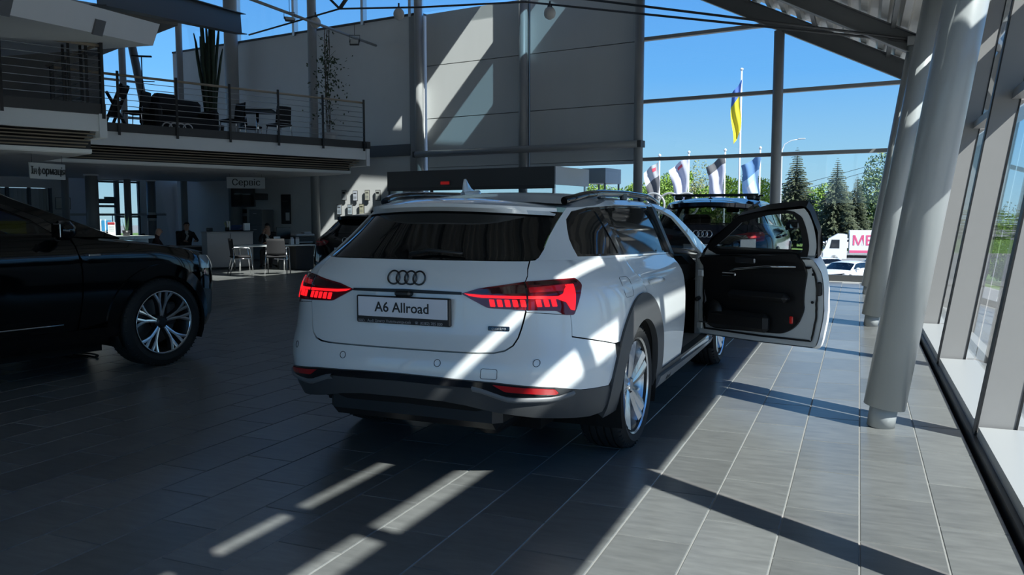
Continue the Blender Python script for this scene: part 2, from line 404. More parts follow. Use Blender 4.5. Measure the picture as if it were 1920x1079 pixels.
def slope_slab(X0, X1, t, name, m, Y0=RY0, Y1=RY1):
    z0, z1 = roof_z(X0), roof_z(X1)
    MB().add([(X0, Y0, z0), (X1, Y0, z1), (X1, Y1, z1), (X0, Y1, z0), (X0, Y0, z0+t), (X1, Y0, z1+t), (X1, Y1, z1+t), (X0, Y1, z0+t)],
             [(3,2,1,0),(4,5,6,7),(0,1,5,4),(1,2,6,5),(2,3,7,6),(3,0,4,7)]).build(name, m, rf)
slope_slab(1.285, 1.15, .04, 'eave_board', WHITE); slope_slab(1.63, 1.39, .02, 'eave_louvre', STEEL); slope_slab(2.235, 1.74, .02, 'eave_louvre', STEEL)
MB().box((1.24, (RY0+RY1)/2, 4.02), (.10, RY1-RY0, .5)).build('eave_fascia', STEEL, rf)
for i in range(21):
    y = -6.7+i*1.275
    MB().add([(x, y+d, roof_z(x)+e) for d in (-.04, .04) for x, e in ((1.2, .02), (2.235, .02), (2.235, .10), (1.2, .14))], [(0,1,2,3),(7,6,5,4),(0,4,5,1),(1,5,6,2),(2,6,7,3),(3,7,4,0)]).build('eave_bracket', STEEL, rf)
def ibeam(p0, p1, h=.30, w=.18, m=STEEL_D, parent=None, name='roof_beam'):
    p0, p1 = Vector(p0), Vector(p1); L = (p1-p0).length; x = (p1-p0).normalized(); y = Vector((0, 0, 1)).cross(x).normalized(); z = x.cross(y)
    M = Matrix((x, y, z)).transposed(); c = (p0+p1)/2; mb = MB()
    mb.box(c, (L, .016, h-.03), rot=M); mb.box(c+z*(h/2-.009), (L, w, .018), rot=M); mb.box(c-z*(h/2-.009), (L, w, .018), rot=M)
    return mb.build(name, m, parent)
BEAM_M = mat('beam_grey', (.14, .145, .145), .45, noise=.08, nscale=4)
for Y, dz in ((.42, 0), (5.60, 0), (10.74, 0), (15.10, .02)):
    ibeam((1.15, Y, roof_z(1.15)-.08+dz), (-9.5, Y, roof_z(-9.5)-.08+dz), .30, .18, BEAM_M, rf)
# edge beam above the end facade
pa, pb = fp(-.9, 0, .1), fp(9.6, 0, .1)
ibeam((pa.x, pa.y, roof_z(pa.x)-.06), (pb.x, pb.y, roof_z(pb.x)-.06), .34, .2, BEAM_M, rf, 'edge_beam')
for k in range(8):                                   # purlins along the hall
    X = .4-k*1.35
    MB().box((X, (RY0+RY1)/2, roof_z(X)+.11), (.07, RY1-RY0, .10)).build('purlin', BEAM_M, rf)
# tie rods, globes and floodlights hung under the roof
ROD = mat('dark_rod', (.05, .052, .055), .4)
def rod(name, label, pts, r=.022):
    p0 = Vector(pts[0]); o = MB().tube([Vector(p)-p0 for p in pts], r, 8).build(name, ROD); o.location = p0
    return tag(o, label, 'rod', 'steel tie rods under the roof')
rod('tie_rod', 'upper of the two dark tie rods slanting down to the leaning columns', [(-5.257, 15.145, 5.436), (0.772, 15.000, 4.120)])
rod('tie_rod', 'lower of the two dark tie rods slanting down to the leaning columns', [(-6.770, 16.896, 5.891), (0.774, 15.000, 4.087)])
rod('tie_rod', 'dark tie rod from the thick gallery column up to the node', [(-14.476, 17.245, 5.900), (-11.478, 16.875, 6.184)])
rod('tie_rod', 'dark tie rod from the node across the cladding to the middle post', [(-11.478, 16.875, 6.184), (-9.217, 16.738, 5.975), (-6.770, 16.896, 5.891)])
rod('tie_rod', 'short dark strut rising left from the tie rod node', [(-11.478, 16.875, 6.184), (-11.763, 16.756, 6.490)], .03)
rod('tie_rod', 'short dark strut rising right from the tie rod node', [(-11.478, 16.875, 6.184), (-11.276, 16.960, 6.490)], .045)
b_ = rod('brace_pipe', 'pale thin brace pipe running down across the gallery wall', [(-11.754, 14.049, 5.779), (-12.280, 19.740, 5.926)], .035); b_['group'] = 'braces'; b_.data.materials[0] = STEEL
GLOBE = mat('frosted_globe', (.62, .60, .56), .5)
for p, hang, lab in (((-12.187, 16.904, 5.932), .12, 'small round globe lamp left of the tie rod node'), ((-9.784, 16.718, 5.871), .12, 'round globe lamp between the node and the first post'), ((-6.146, 16.724, 5.561), .12, 'round globe lamp beside the middle post of the cladding')):
    t = thing('globe_lamp', lab, 'lamp', p, group='globe lamps on the tie rods')
    MB().lathe([(0, -.13), (.04, -.13), (.045, -.12), (.09, -.10), (.118, -.05), (.125, 0), (.115, .05), (.085, .10), (.05, .12), (0, .12)], n=24).build('globe', GLOBE, t)
    MB().lathe([(0, .115), (.05, .115), (.05, .15), (.02, .17), (.02, .24), (0, .24)], n=16).build('cap', STEEL_D, t)
for p, rz, tl, lab in (((-10.830, 16.496, 5.285), .4, -.5, 'small square floodlight in front of the gallery wall'), ((-11.820, 15.431, 5.661), .9, -.9, 'small square floodlight hanging left of the slim column')):
    t = thing('floodlight', lab, 'lamp', p, rz)
    M3 = Matrix.Rotation(tl, 3, 'X')
    MB().bbox((0, 0, 0), (.22, .05, .16), .012, rot=M3).build('housing', STEEL_D, t)
    MB().box(M3 @ Vector((0, -.027, 0)), (.18, .006, .12), rot=M3).build('lens', mat('flood_glass', (.55, .57, .55), .2), t)
    MB().tube([(-.12, 0, 0), (-.12, 0, .16), (.12, 0, .16), (.12, 0, 0)], .008, 6).build('bracket', STEEL_D, t)
    MB().tube([(0, 0, .16), (0, 0, .45)], .006, 6).build('cable', STEEL_D, t)
# the rest of the hall: wall behind the camera and far left wall
wb = tag(MB().box((-14, -6.4, .15), (31, .3, .3)).build('wall_back', WHITE), kind='structure')
MB().box((-14, -6.4, 7.0), (31, .3, 5.4)).build('upper_wall', mat('grey_back_wall', (.22, .23, .24), .6), wb)  # unseen; made solid above the glazing to hold down ambient light
for k in range(11): MB().box((1.0-k*3.0, -6.4, 2.3), (.12, .2, 4.0)).build('mullion', STEEL, wb)
MB().box((-4.0, -6.4, 2.3), (10.6, .02, 4.0)).build('pane', GLASS, wb)
MB().box((-19.4, -6.4, 2.3), (20.0, .2, 4.0)).build('light_block_bay', mat('grey_back_wall', (.22, .23, .24), .6), wb)  # unseen bay added closed, cuts the light reaching the left floor
tag(MB().box((-29.2, -2.2, 4.8), (.3, 8.6, 9.6)).build('wall_left', WHITE), kind='structure')

# ================================================================ outside
GRASS = mat('grass', (.12, .20, .04), .9, noise=.35, nscale=.25)
ASPH = mat('asphalt', (.24, .235, .225), .85, noise=.12, nscale=.3)
PAVE = mat('paving', (.34, .325, .30), .8, noise=.08, nscale=1.2)
GZ = -2.85
def terrain():
    prof = [(-60, -.18), (20.6, -.18), (21.6, -.32), (30, -1.4), (40, -2.4), (46, GZ), (400, GZ-.4)]
    rows = [[(x, y, z) for x in (-300, -120, -40, 0, 14, 60, 160, 300)] for y, z in prof]
    return MB().grid(rows).build('ground', ASPH)
tag(terrain(), kind='structure')
tag(MB().prism([(1.25, -30), (12, -30), (12, 19), (1.25, 19)], 'z', -.19, -.12).build('forecourt', PAVE), kind='structure')
tag(MB().box((-8, -17.5, -.15), (30, 21.5, .06)).build('rear_bounce_ground', mat('bounce_concrete', (.52, .51, .49), .8, noise=.05, nscale=1)), kind='structure')  # unseen pale paving added to bounce sun onto the white car's rear
tag(MB().box((-10, 19.9, -.15), (34, 1.5, .1)).build('footpath', PAVE), kind='structure')
tag(MB().box((0, 134, GZ-.22), (320, 62, .5)).build('lawn', GRASS), kind='structure')
tag(MB().box((0, 103.0, GZ-.18), (320, .35, .5)).build('kerb', mat('kerb_stone', (.42, .41, .39), .8)), kind='structure')
def leaf_mat(name, c1, c2):
    m = bpy.data.materials.new(name); m.use_nodes = True; nt = m.node_tree; b = nt.nodes['Principled BSDF']
    g = nt.nodes.new('ShaderNodeNewGeometry'); r = nt.nodes.new('ShaderNodeValToRGB')
    r.color_ramp.elements[0].color = (*c1, 1); r.color_ramp.elements[1].color = (*c2, 1)
    nt.links.new(g.outputs['Random Per Island'], r.inputs[0]); nt.links.new(r.outputs[0], b.inputs['Base Color'])
    b.inputs['Roughness'].default_value = .7; b.inputs['Transmission Weight'].default_value = 0
    return m
LEAF = [leaf_mat('spring_leaf_green', (.10, .19, .02), (.24, .36, .05)), leaf_mat('spring_leaf_olive', (.13, .15, .04), (.30, .30, .10)), leaf_mat('dull_leaf_green', (.06, .10, .03), (.16, .22, .07))]
NEEDLE = leaf_mat('spruce_needles', (.028, .040, .020), (.085, .10, .050)); BARK = mat('bark', (.10, .08, .06), .9, noise=.3, nscale=6)
def rnd_unit():
    z = random.uniform(-1, 1); a = random.uniform(0, 2*math.pi); r = math.sqrt(1-z*z); return Vector((r*math.cos(a), r*math.sin(a), z))
def crown_mesh(n, rx, rz, leaf, mt):
    blobs = [(Vector((random.gauss(0, .42)*rx, random.gauss(0, .42)*rx, random.uniform(-.75, .8)*rz)), random.uniform(.30, .52)*rx) for _ in range(16)]
    vs = []; fs = []
    for i in range(n):
        c, r = random.choice(blobs); d = rnd_unit(); p = c+d*r*random.uniform(.7, 1.05); u = rnd_unit(); w = u.orthogonal().normalized(); s = leaf*random.uniform(.6, 1.4)
        k = len(vs); vs += [p+u*s, p+w*s*.7, p-u*s, p-w*s*.7]; fs.append((k, k+1, k+2, k+3))
    me = bpy.data.meshes.new('foliage'); me.from_pydata([tuple(v) for v in vs], [], fs); me.materials.append(mt); return me
def trunk_mesh(h, r):
    mb = MB().tube([(0, 0, 0), (.1*r, 0, h*.5), (0, .2*r, h)], [r, r*.75, r*.35], 8)
    for k in range(7):
        a = random.uniform(0, 6.28); z = h*random.uniform(.5, .95); L = h*random.uniform(.25, .5)
        mb.tube([(0, 0, z), (L*.5*math.cos(a), L*.5*math.sin(a), z+L*.45), (L*.8*math.cos(a), L*.8*math.sin(a), z+L)], [r*.35, r*.2, r*.06], 5)
    return mb.mesh('trunk', BARK)
def spruce_mesh(h, rb):
    vs = []; fs = []; n = 44
    for i in range(n):
        t = i/(n-1); z = h*(.10+.90*t); r = rb*(1-t)**.85*random.uniform(.8, 1.12)+.12; nb = max(5, int(15*(1-t)+5)); a0 = random.uniform(0, 6.28)
        for k in range(nb):
            a = a0+2*math.pi*k/nb+random.uniform(-.15, .15); L = r*random.uniform(.75, 1.1); d = Vector((math.cos(a), math.sin(a), 0)); s = Vector((-d.y, d.x, 0))
            for j in range(13):                      # each branch: short drooping needle sprays
                f0 = j/13; p = d*L*f0+Vector((0, 0, z-L*.22*f0*f0+.10*L*f0)); w = L*.17*(1-f0*.45)
                q = p+d*L*.13+Vector((0, 0, -.04*L)); sag = Vector((0, 0, -w*random.uniform(.4, 1.6)-.05))
                b = len(vs); vs += [p, q, p+s*w+sag+d*L*.10, p-s*w+sag+d*L*.10]; fs += [(b, b+1, b+2), (b, b+3, b+1)]
    me = bpy.data.meshes.new('needles'); me.from_pydata([tuple(v) for v in vs], [], fs); me.materials.append(NEEDLE); return me
CR = [crown_mesh(9000, 4.0, 4.2, .13, LEAF[0]), crown_mesh(5500, 3.8, 4.0, .11, LEAF[1]), crown_mesh(9000, 3.9, 4.6, .13, LEAF[2])]
TRK = [trunk_mesh(5.5, .28), trunk_mesh(6, .24)]
def leafy(p, s, k, label, lift=4.6):
    t = thing('leafy_tree', label, 'tree', (p[0], p[1], GZ-.1), random.uniform(0, 6), 'leafy trees beyond the road'); t.scale = (s*1.2, s*1.2, s*1.25)
    o = link('crown', CR[k], t); o.location = (0, 0, lift); link('trunk', TRK[k % 2], t)
def spruce(p, h, rb, label):
    t = thing('spruce_tree', label, 'tree', (p[0], p[1], GZ-.1), 0, 'tall spruces beyond the road')
    link('foliage', spruce_mesh(h, rb), t); MB().tube([(0, 0, 0), (0, 0, h*.95)], [.26, .04], 8).build('trunk', BARK, t)
def at(u_pt): return u_pt
spruce((-7.692, 113.876, 1.666), 13.0, 3.6, 'tall dark spruce just right of the first glazing post')
spruce((-2.723, 111.621, 1.653), 11.4, 3.2, 'second tall spruce with bare branch tips, left of the leafy tree')
spruce((-0.410, 121.265, 1.678), 9.6, 2.2, 'smaller spruce between the second spruce and the leafy tree')
spruce((-1.831, 127.175, 1.698), 8.6, 2.0, 'small spruce half hidden behind the second tall one')
for (p, s, k, lab) in (((-29.872, 115.424, 1.698), .80, 0, 'bright green tree low beside the grey canopy box'), ((-29.422, 123.202, 1.720), .85, 1, 'olive tree behind the dark banner'), ((-24.768, 117.563, 1.698), .98, 0, 'bright green tree between the dark and the red-marked banner'),
        ((-21.703, 123.184, 1.710), 1.05, 1, 'pale olive tree right of the red-marked banner'), ((-20.969, 132.166, 1.736), .95, 1, 'olive tree just left of the grey-topped banner'), ((-16.796, 120.904, 1.698), .90, 0, 'green tree right of the grey-topped banner'), ((-15.943, 132.104, 1.730), .95, 1, 'thin olive tree behind the tall flagpole'),
        ((-12.040, 122.896, 1.698), .85, 0, 'green tree just left of the first glazing post'), ((-6.039, 131.917, 1.717), .80, 0, 'yellow-green tree low between the two tall spruces'), ((2.505, 128.992, 1.698), 1.12, 2, 'large dull green tree behind the leaning columns'), ((5.442, 130.223, 1.698), 1.0, 2, 'dull green tree hidden mostly behind the leaning columns'), ((-37.147, 125.386, 1.736), .85, 0, 'green tree behind the entrance lobby')):
    leafy(p, s, k, lab)
tag(link('hedge_row', crown_mesh(5200, 1, 1, .03, LEAF[2])), 'long low dark hedge behind the trees along the lawn', 'hedge')
hd = bpy.data.objects['hedge_row']; hd.location = (-20, 163, GZ+1.0); hd.scale = (70, 3, 4.2)
# flags
POLE = mat('white_pole', (.72, .73, .74), .35); 
def cloth(name, label, cat, top, w, h, cols, seed, lean=.35, printed=None, D=1.0):
    """limp flag hung from a pole at its right edge"""
    t = thing(name, label, cat, top)
    random.seed(seed); nx, nz = 10, 22
    def pt(i, k):
        u = i/nx; v = k/nz; sag = .55*u*h*(.35+.2*v)
        return Vector((-w*u*(1-.35*v)-.06*math.sin(v*7+seed), .16*w*math.sin(u*9+v*4+seed)*(u**.5), -h*v*.72-sag*(1-.3*v)-.05*math.sin(u*6+seed)))
    for c0, c1, m, nm in cols:
        rows = [[pt(i, k) for i in range(nx+1)] for k in range(int(c0*nz), int(c1*nz)+1)]
        MB().grid(rows).build(nm, m, t)
    if printed:
        m, (u0, u1), (v0, v1) = printed
        rows = [[pt(u0*nx+(u1-u0)*nx*i/4, v0*nz+(v1-v0)*nz*k/5)+Vector((0, -.02, 0)) for i in range(5)] for k in range(6)]
        MB().grid(rows).build('print_mark', m, t)
    return t
def pole(label, top, r=.055, cap=True):
    t = thing('flagpole', label, 'flagpole', (top[0], top[1], GZ), group='flagpoles outside')
    H = top[2]-GZ
    MB().tube([(0, 0, 0), (0, 0, H)], [r, r*.7], 12).build('pole', POLE, t); MB().lathe([(0, H-.02), (r*1.3, H), (r*1.5, H+.08), (0, H+.15)], n=12).build('finial', POLE, t)
    MB().lathe([(0, 0), (r*2.4, 0), (r*2.4, .12), (0, .12)], n=12).build('foot', STEEL, t)
fm = lambda n, c: mat(n, c, .75)
pole('short white flagpole with a dark limp banner', (-9.825, 43.590, 4.428)); pole('white flagpole carrying the red-marked pale banner', (-8.403, 44.186, 4.595))
pole('white flagpole carrying the grey-topped pale banner', (-6.643, 44.924, 4.706)); pole('white flagpole carrying the light blue banner', (-4.935, 45.639, 4.817)); pole('tallest grey flagpole with the blue and yellow flag', (-7.011, 53.443, 10.273), .075)
cloth('banner', 'dark limp banner with a grey top at the left of the glazing', 'flag', (-9.825, 43.481, 4.171), .75, 3.0, [(0, .35, fm('flag_grey', (.42, .43, .46)), 'upper_cloth'), (.35, 1, fm('flag_dark', (.09, .09, .10)), 'lower_cloth')], 1, printed=(fm('flag_red', (.55, .06, .10)), (.15, .4), (.08, .16)))
cloth('banner', 'pale lavender banner with a small red mark', 'flag', (-8.405, 44.076, 4.365), .95, 3.2, [(0, 1, fm('flag_lavender', (.50, .50, .60)), 'cloth')], 2, printed=(fm('flag_red', (.55, .06, .10)), (.3, .6), (.08, .14)))
cloth('banner', 'pale banner with a dark grey upper corner', 'flag', (-6.649, 44.813, 4.476), .95, 3.1, [(0, .22, fm('flag_dark', (.09, .09, .10)), 'upper_cloth'), (.22, 1, fm('flag_lavender', (.50, .50, .60)), 'lower_cloth')], 3)
cloth('banner', 'light blue banner with a darker blue top', 'flag', (-4.943, 45.527, 4.532), 1.0, 3.1, [(0, .38, fm('flag_blue', (.10, .22, .42)), 'upper_cloth'), (.38, 1, fm('flag_sky', (.38, .58, .80)), 'lower_cloth')], 4, printed=(fm('flag_white', (.70, .74, .80)), (.25, .7), (.55, .8)))
cloth('national_flag', 'blue and yellow flag hanging from the tallest pole', 'flag', (-7.015, 53.333, 9.675), .62, 4.3, [(0, .30, fm('flag_cobalt', (.06, .14, .42)), 'upper_cloth'), (.30, 1, fm('flag_yellow', (.75, .60, .02)), 'lower_cloth')], 5)
random.seed(11)
t = thing('street_lamp', 'thin curved street lamp above the spruces', 'street lamp', ((-7.426, 87.965, 1.589)[0], (-7.426, 87.965, 1.589)[1], GZ))
H = (-7.600, 87.893, 8.262)[2]-GZ
MB().tube([(0, 0, 0), (0, 0, H-.4), (.25, 0, H+.2), (.9, 0, H+.55), (1.6, 0, H+.65)], [.09, .07, .05, .04, .035], 8).build('pole', POLE, t); MB().bbox((1.85, 0, H+.68), (.7, .22, .10), .03).build('lamp_head', mat('lamp_head_grey', (.55, .56, .57), .4), t)
for a, b, lab in (((-24.642, 87.256, 0.743), (2.980, 66.304, 5.254), 'lower black power line across the sky'), ((-24.648, 87.254, 1.378), (2.965, 66.298, 5.634), 'upper black power line across the sky')):
    A, B_ = Vector(a), Vector(b); o = MB().tube([(B_-A)*(k/12)+Vector((0, 0, -.8*math.sin(math.pi*k/12))) for k in range(13)], .018, 5).build('power_line', BLACK); o.location = A; tag(o, lab, 'cable', 'power lines')
# big emblem standing outside
t = thing('emblem_sign', 'large grey interlaced ring emblem standing outside', 'sign', (-5.738, 25.786, 1.653)); rings_pts = []
for k in range(4):
    cx = (k-1.5)*.52; MB().tube([(cx+.36*math.cos(a), 0, .0+.36*math.sin(a)) for a in [2*math.pi*i/32 for i in range(33)]], .035, 8, cap=False).build('ring', mat('emblem_grey', (.35, .36, .37), .4), t)
zb_ = -2.0-(-5.738, 25.786, 1.653)[2]
for sx in (-.8, .8): MB().tube([(sx, .05, zb_), (sx, .05, -.3)], .04, 8).build('support', STEEL, t)
# delivery truck
p = (-1.098, 77.606, -1.688)
tr_ = thing('box_truck', 'white box truck with pink lettering on the road outside', 'truck', (p[0], p[1], GZ), R(2))
TW_ = mat('truck_white', (.75, .76, .75), .4); PINK = mat('sign_pink', (.72, .10, .22), .5)
MB().bbox((3.6, 0, 1.90), (6.6, 2.3, 2.0), .04).build('cargo_box', TW_, tr_)
MB().box((3.6, -1.16, 1.10), (6.5, .012, .22)).build('pink_stripe', PINK, tr_)
text_mesh('МЕБ', 1.15, .006, PINK, 'lettering', tr_, frame_mat((1.75, -1.165, 2.0), (1, 0, 0), (0, 0, 1)), bold=True)
cab = MB(); cab.prism([(-1.75, .45), (.15, .45), (.15, 2.55), (-.6, 2.60), (-1.35, 2.15), (-1.62, 1.35), (-1.75, 1.2)], 'y', -1.05, 1.05); cab.build('cab', TW_, tr_)
MB().add([(-1.37, -.95, 2.12), (-1.37, .95, 2.12), (-1.64, .95, 1.37), (-1.64, -.95, 1.37)], [(0, 1, 2, 3)]).build('windscreen', PRIVG if False else mat('truck_glass', (.02, .025, .03), .08), tr_).location = (-.012, 0, .01)
MB().prism([(-1.25, 1.35), (-.45, 1.35), (-.45, 2.1), (-1.1, 2.1)], 'y', -1.058, -1.05).build('side_window', MATS['truck_glass'], tr_)
MB().box((2.6, 0, .62), (8.4, .9, .2)).build('chassis', BLACK, tr_)
for x in (-.85, 4.6, 5.6):
    for s in (-1, 1): MB().lathe([(.0, -.13), (.3, -.13), (.46, -.11), (.48, 0), (.46, .11), (0, .13)], c=(x, s*.92, .48), axis='y', n=20).build('wheel', mat('truck_tyre', (.02, .02, .02), .8), tr_)
for s in (-1, 1): MB().bbox((-1.78, s*.75, .75), (.06, .35, .18), .03).build('headlight', mat('truck_lamp', (.7, .72, .7), .2), tr_)
MB().bbox((-1.60, -1.18, 1.8), (.10, .16, .36), .03).build('wing_mirror', BLACK, tr_)

for a, lab in (((-24.648, 87.254, 1.378), 'far utility pole hidden behind the cladding'), ((2.965, 66.298, 5.634), 'near utility pole hidden behind the leaning columns')):
    t = thing('utility_pole', lab, 'pole', (a[0], a[1], GZ)); MB().tube([(0, 0, 0), (0, 0, a[2]-GZ+.5)], [.14, .10], 10).build('mast', STEEL, t); MB().box((0, 0, a[2]-GZ), (1.2, .1, .1)).build('crossarm', STEEL_D, t); MB().tube([(0, 0, a[2]-GZ-.9), (0, 0, a[2]-GZ-.1)], .16, 8).build('insulator_band', STEEL_D, t)

# ================================================================ gallery (first floor) on the left
MD = Vector((.383, .924, 0)); MN = Vector((-.924, .383, 0))       # along the edge (away), and inwards (left)
MZ = 3.20; MB0 = Vector((-11.80, 18.46, 0))                        # far end of the gallery edge
MRZ = math.atan2(MD.y, MD.x)
def mp(a, n, z=0): return MB0+MD*a+MN*n+Vector((0, 0, z))        # a: along (0 at far end, negative towards camera), n: inwards
A1 = -7.35                                                         # where the nearer block steps forward by 2.83 m
BN = -2.83; A0 = -13.5
gal = tag(link('floor_gallery', None), kind='structure')
FAS = mat('fascia_white', (.84, .86, .86), .5, noise=.03, nscale=2)
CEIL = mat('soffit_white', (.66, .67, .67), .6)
DECK = mat('gallery_edge_dark', (.045, .047, .05), .45)
def mprism(pts, z0, z1, name, m, parent=gal):
    return MB().prism([tuple(mp(a, n))[:2] for a, n in pts], 'z', z0, z1).build(name, m, parent)
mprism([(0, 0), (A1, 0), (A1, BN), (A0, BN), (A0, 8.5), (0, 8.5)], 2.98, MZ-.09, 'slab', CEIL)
def mface(a0, a1, n, z0, z1, th, name, m, parent=gal):
    return MB().box((mp((a0+a1)/2, n+th/2, (z0+z1)/2)), (abs(a1-a0), th, z1-z0), MRZ).build(name, m, parent)
# white fascia, dark edge channel, recessed slatted soffit band and the lower white ceiling
for a0, a1, n in ((A1, 0, 0), (A0, A1, BN)):
    mface(a0, a1, n-.004, 2.76, MZ-.16, .12, 'fascia', FAS)
    mface(a0, a1, n-.03, MZ-.16, MZ+.02, .16, 'edge_channel', DECK)
    mface(a0, a1, n+.75, 2.44, 2.50, .06, 'ceiling_edge', FAS)
    nb = 5
    for k in range(nb):
        t = (k+.5)/nb
        mface(a0, a1-.12, n+.12+.62*t, 2.735-.235*t, 2.755-.235*t, .05, 'soffit_slat', mat('pale_wood_slat', (.26, .21, .15), .5, noise=.12, nscale=20, stretch=(1, 20, 20)))
    mface(a0, a1, n+.80, 2.44, 2.98, .03, 'soffit_back', BLACK)
    MB().add([mp(a0, n+.10, 2.90), mp(a1, n+.10, 2.90), mp(a1, n+.80, 2.66), mp(a0, n+.80, 2.66)], [(0, 1, 2, 3)]).build('soffit_void', BLACK, gal)
MB().box(mp(A1-.06, BN/2+.4, 2.85), (.12, abs(BN)+.9, .40), MRZ).build('fascia_return', FAS, gal)
MB().box(mp(A1-.06, BN/2, MZ-.07), (.14, abs(BN), .18), MRZ).build('edge_channel', DECK, gal)
MB().box(mp(.02, .45, 2.85), (.10, .95, .50), MRZ).build('fascia_return', FAS, gal)
MB().box(mp(.02, .4, MZ-.07), (.12, .9, .18), MRZ).build('edge_channel', DECK, gal)
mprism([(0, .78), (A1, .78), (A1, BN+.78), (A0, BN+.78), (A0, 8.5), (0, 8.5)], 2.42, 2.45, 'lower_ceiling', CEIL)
for k, (u, w) in enumerate(((-2.0, 2.2), (-4.2, 2.6), (-5.9, 1.9), (-8.6, .5), (-3.4, 4.6), (-6.0, 4.4))):
    p = mp(u, w, 2.412); MB().lathe([(0, 0), (.085, 0), (.10, .012), (0, .012)], c=p, n=18).build('downlight', ALU, gal)
# round columns under and on the gallery
CM = mat('gallery_column_grey', (.22, .23, .24), .35)
for p, z0, z1, r, lab in (((-19.003, 16.208, 0.000), 0, 2.44, .155, 'dark grey round column behind the information desk'), ((-20.436, 19.605, 0.000), 0, 2.44, .13, 'dark grey round column behind the bald seated man'),
                        ((-21.132, 21.639, 0.000), 0, 2.44, .13, 'dark grey round column behind the man in the dark suit'), ((-16.612, 23.533, 0.000), 0, 2.44, .13, 'grey round column at the gallery end beside the framed certificates')):
    t = thing('round_column', lab, 'column', (p[0], p[1], 0))
    MB().tube([(0, 0, 0), (0, 0, z1)], r, 24).build('shaft', CM, t)
    MB().lathe([(r, z1-.06), (r+.03, z1-.05), (r+.03, z1), (0, z1)], n=24).build('collar', FAS, t)
    if 'bald' in lab or 'certificates' in lab:
        MB().lathe([(r+.002, 1.52 if 'cert' in lab else 1.16), (r+.006, 1.52 if 'cert' in lab else 1.16), (r+.006, 1.76 if 'cert' in lab else 1.42), (r+.002, 1.76 if 'cert' in lab else 1.42)], n=24).build('notice_band', mat('notice_paper', (.55, .56, .54), .6), t)
        MB().lathe([(r+.004, 1.60 if 'cert' in lab else 1.24), (r+.009, 1.60 if 'cert' in lab else 1.24), (r+.009, 1.69 if 'cert' in lab else 1.34), (r+.004, 1.69 if 'cert' in lab else 1.34)], n=24).build('notice_print', mat('notice_dark', (.03, .03, .03), .6), t)
# railings
RAILP = mat('rail_post_black', (.012, .012, .014), .4); RAILB = mat('rail_bar_steel', (.42, .43, .44), .3, metal=.7); HAND = mat('handrail_wood', (.40, .33, .24), .4)
def railing(name, label, p0, p1, n, hand_end=True):
    p0, p1 = Vector(p0), Vector(p1); d = p1-p0
    t = thing(name, label, 'railing', p0, group='gallery railings')
    for k in range(n+1):
        q = d*(k/n); MB().box(q+Vector((0, 0, .42)), (.05, .022, 1.30), math.atan2(d.y, d.x)).build('post', RAILP, t)
    for k in range(7):
        z = .12+k*.125
        MB().tube([Vector((0, 0, z)), d+Vector((0, 0, z))], .0075, 6).build('bar', RAILB, t)
    off = Vector((d.y, -d.x, 0)).normalized()*-.06
    MB().tube([Vector((0, 0, 1.0))+off, d+Vector((0, 0, 1.0))+off], .026, 10).build('handrail', HAND, t)
    for k in range(n+1):
        q = d*(k/n); MB().tube([q+Vector((0, 0, .98)), q+Vector((0, 0, .98))+off], .010, 6).build('handrail_bracket', RAILP, t)
railing('gallery_railing', 'long railing with steel bars on the set-back gallery edge', mp(A1+.0, -.06, MZ), mp(-.12, -.06, MZ), 6)
railing('gallery_railing', 'railing on the nearer gallery block at the upper left', mp(A0, BN-.06, MZ), mp(A1-.05, BN-.06, MZ), 4)
railing('gallery_railing', 'short return railing at the corner of the nearer gallery block', mp(A1-.05, BN+.05, MZ), mp(A1-.05, -.1, MZ), 3)
# bulkhead box, sloping beam and glazed side with leaning posts on the upper left
bd = (Vector((-3.512, 9.371, 2.354))-Vector((0, 0, 1.32))).normalized()
E1, E2 = Vector((-11.551, 11.423, 4.700)), Vector((-11.677, 11.371, 4.330))
hn = Vector((-.93, -.1, 0)).normalized()
blk = tag(link('trim_2', None), kind='structure')
c8 = [E1, E2, E2+hn*7, E1+hn*7]; d8 = [q-bd*12 for q in c8]
MB().add(c8+d8, [(0,1,2,3),(7,6,5,4),(0,4,5,1),(1,5,6,2),(2,6,7,3),(3,7,4,0)]).build('bulkhead_box', FAS, blk)
for u, v in ((-1.9, .35), (-4.2, .35)):
    fn = (E2-E1).cross(bd).normalized(); c = E1*.25+E2*.75+bd*u
    if fn.dot(-c+Vector((0, 0, 1.3))) < 0: fn = -fn
    x = bd; y = fn.cross(x).normalized()
    MB().box(c+fn*.012, (.28, .24, .03), rot=Matrix((x, y, fn)).transposed()).build('square_downlight', mat('downlight_grille', (.14, .145, .15), .5), blk)
ib = ibeam((-14.589, 17.090, 6.143), (-11.315, 9.896, 4.909), .50, .28, STEEL_D, None, 'roof_beam'); 
tag(ib, 'heavy dark steel I-beam sloping down to the thick gallery column', 'beam')
W0 = fp(21.3, 0, .1); wdir = Vector((-.383, -.924, 0))
lw_ = tag(link('wall_side', None), kind='structure')
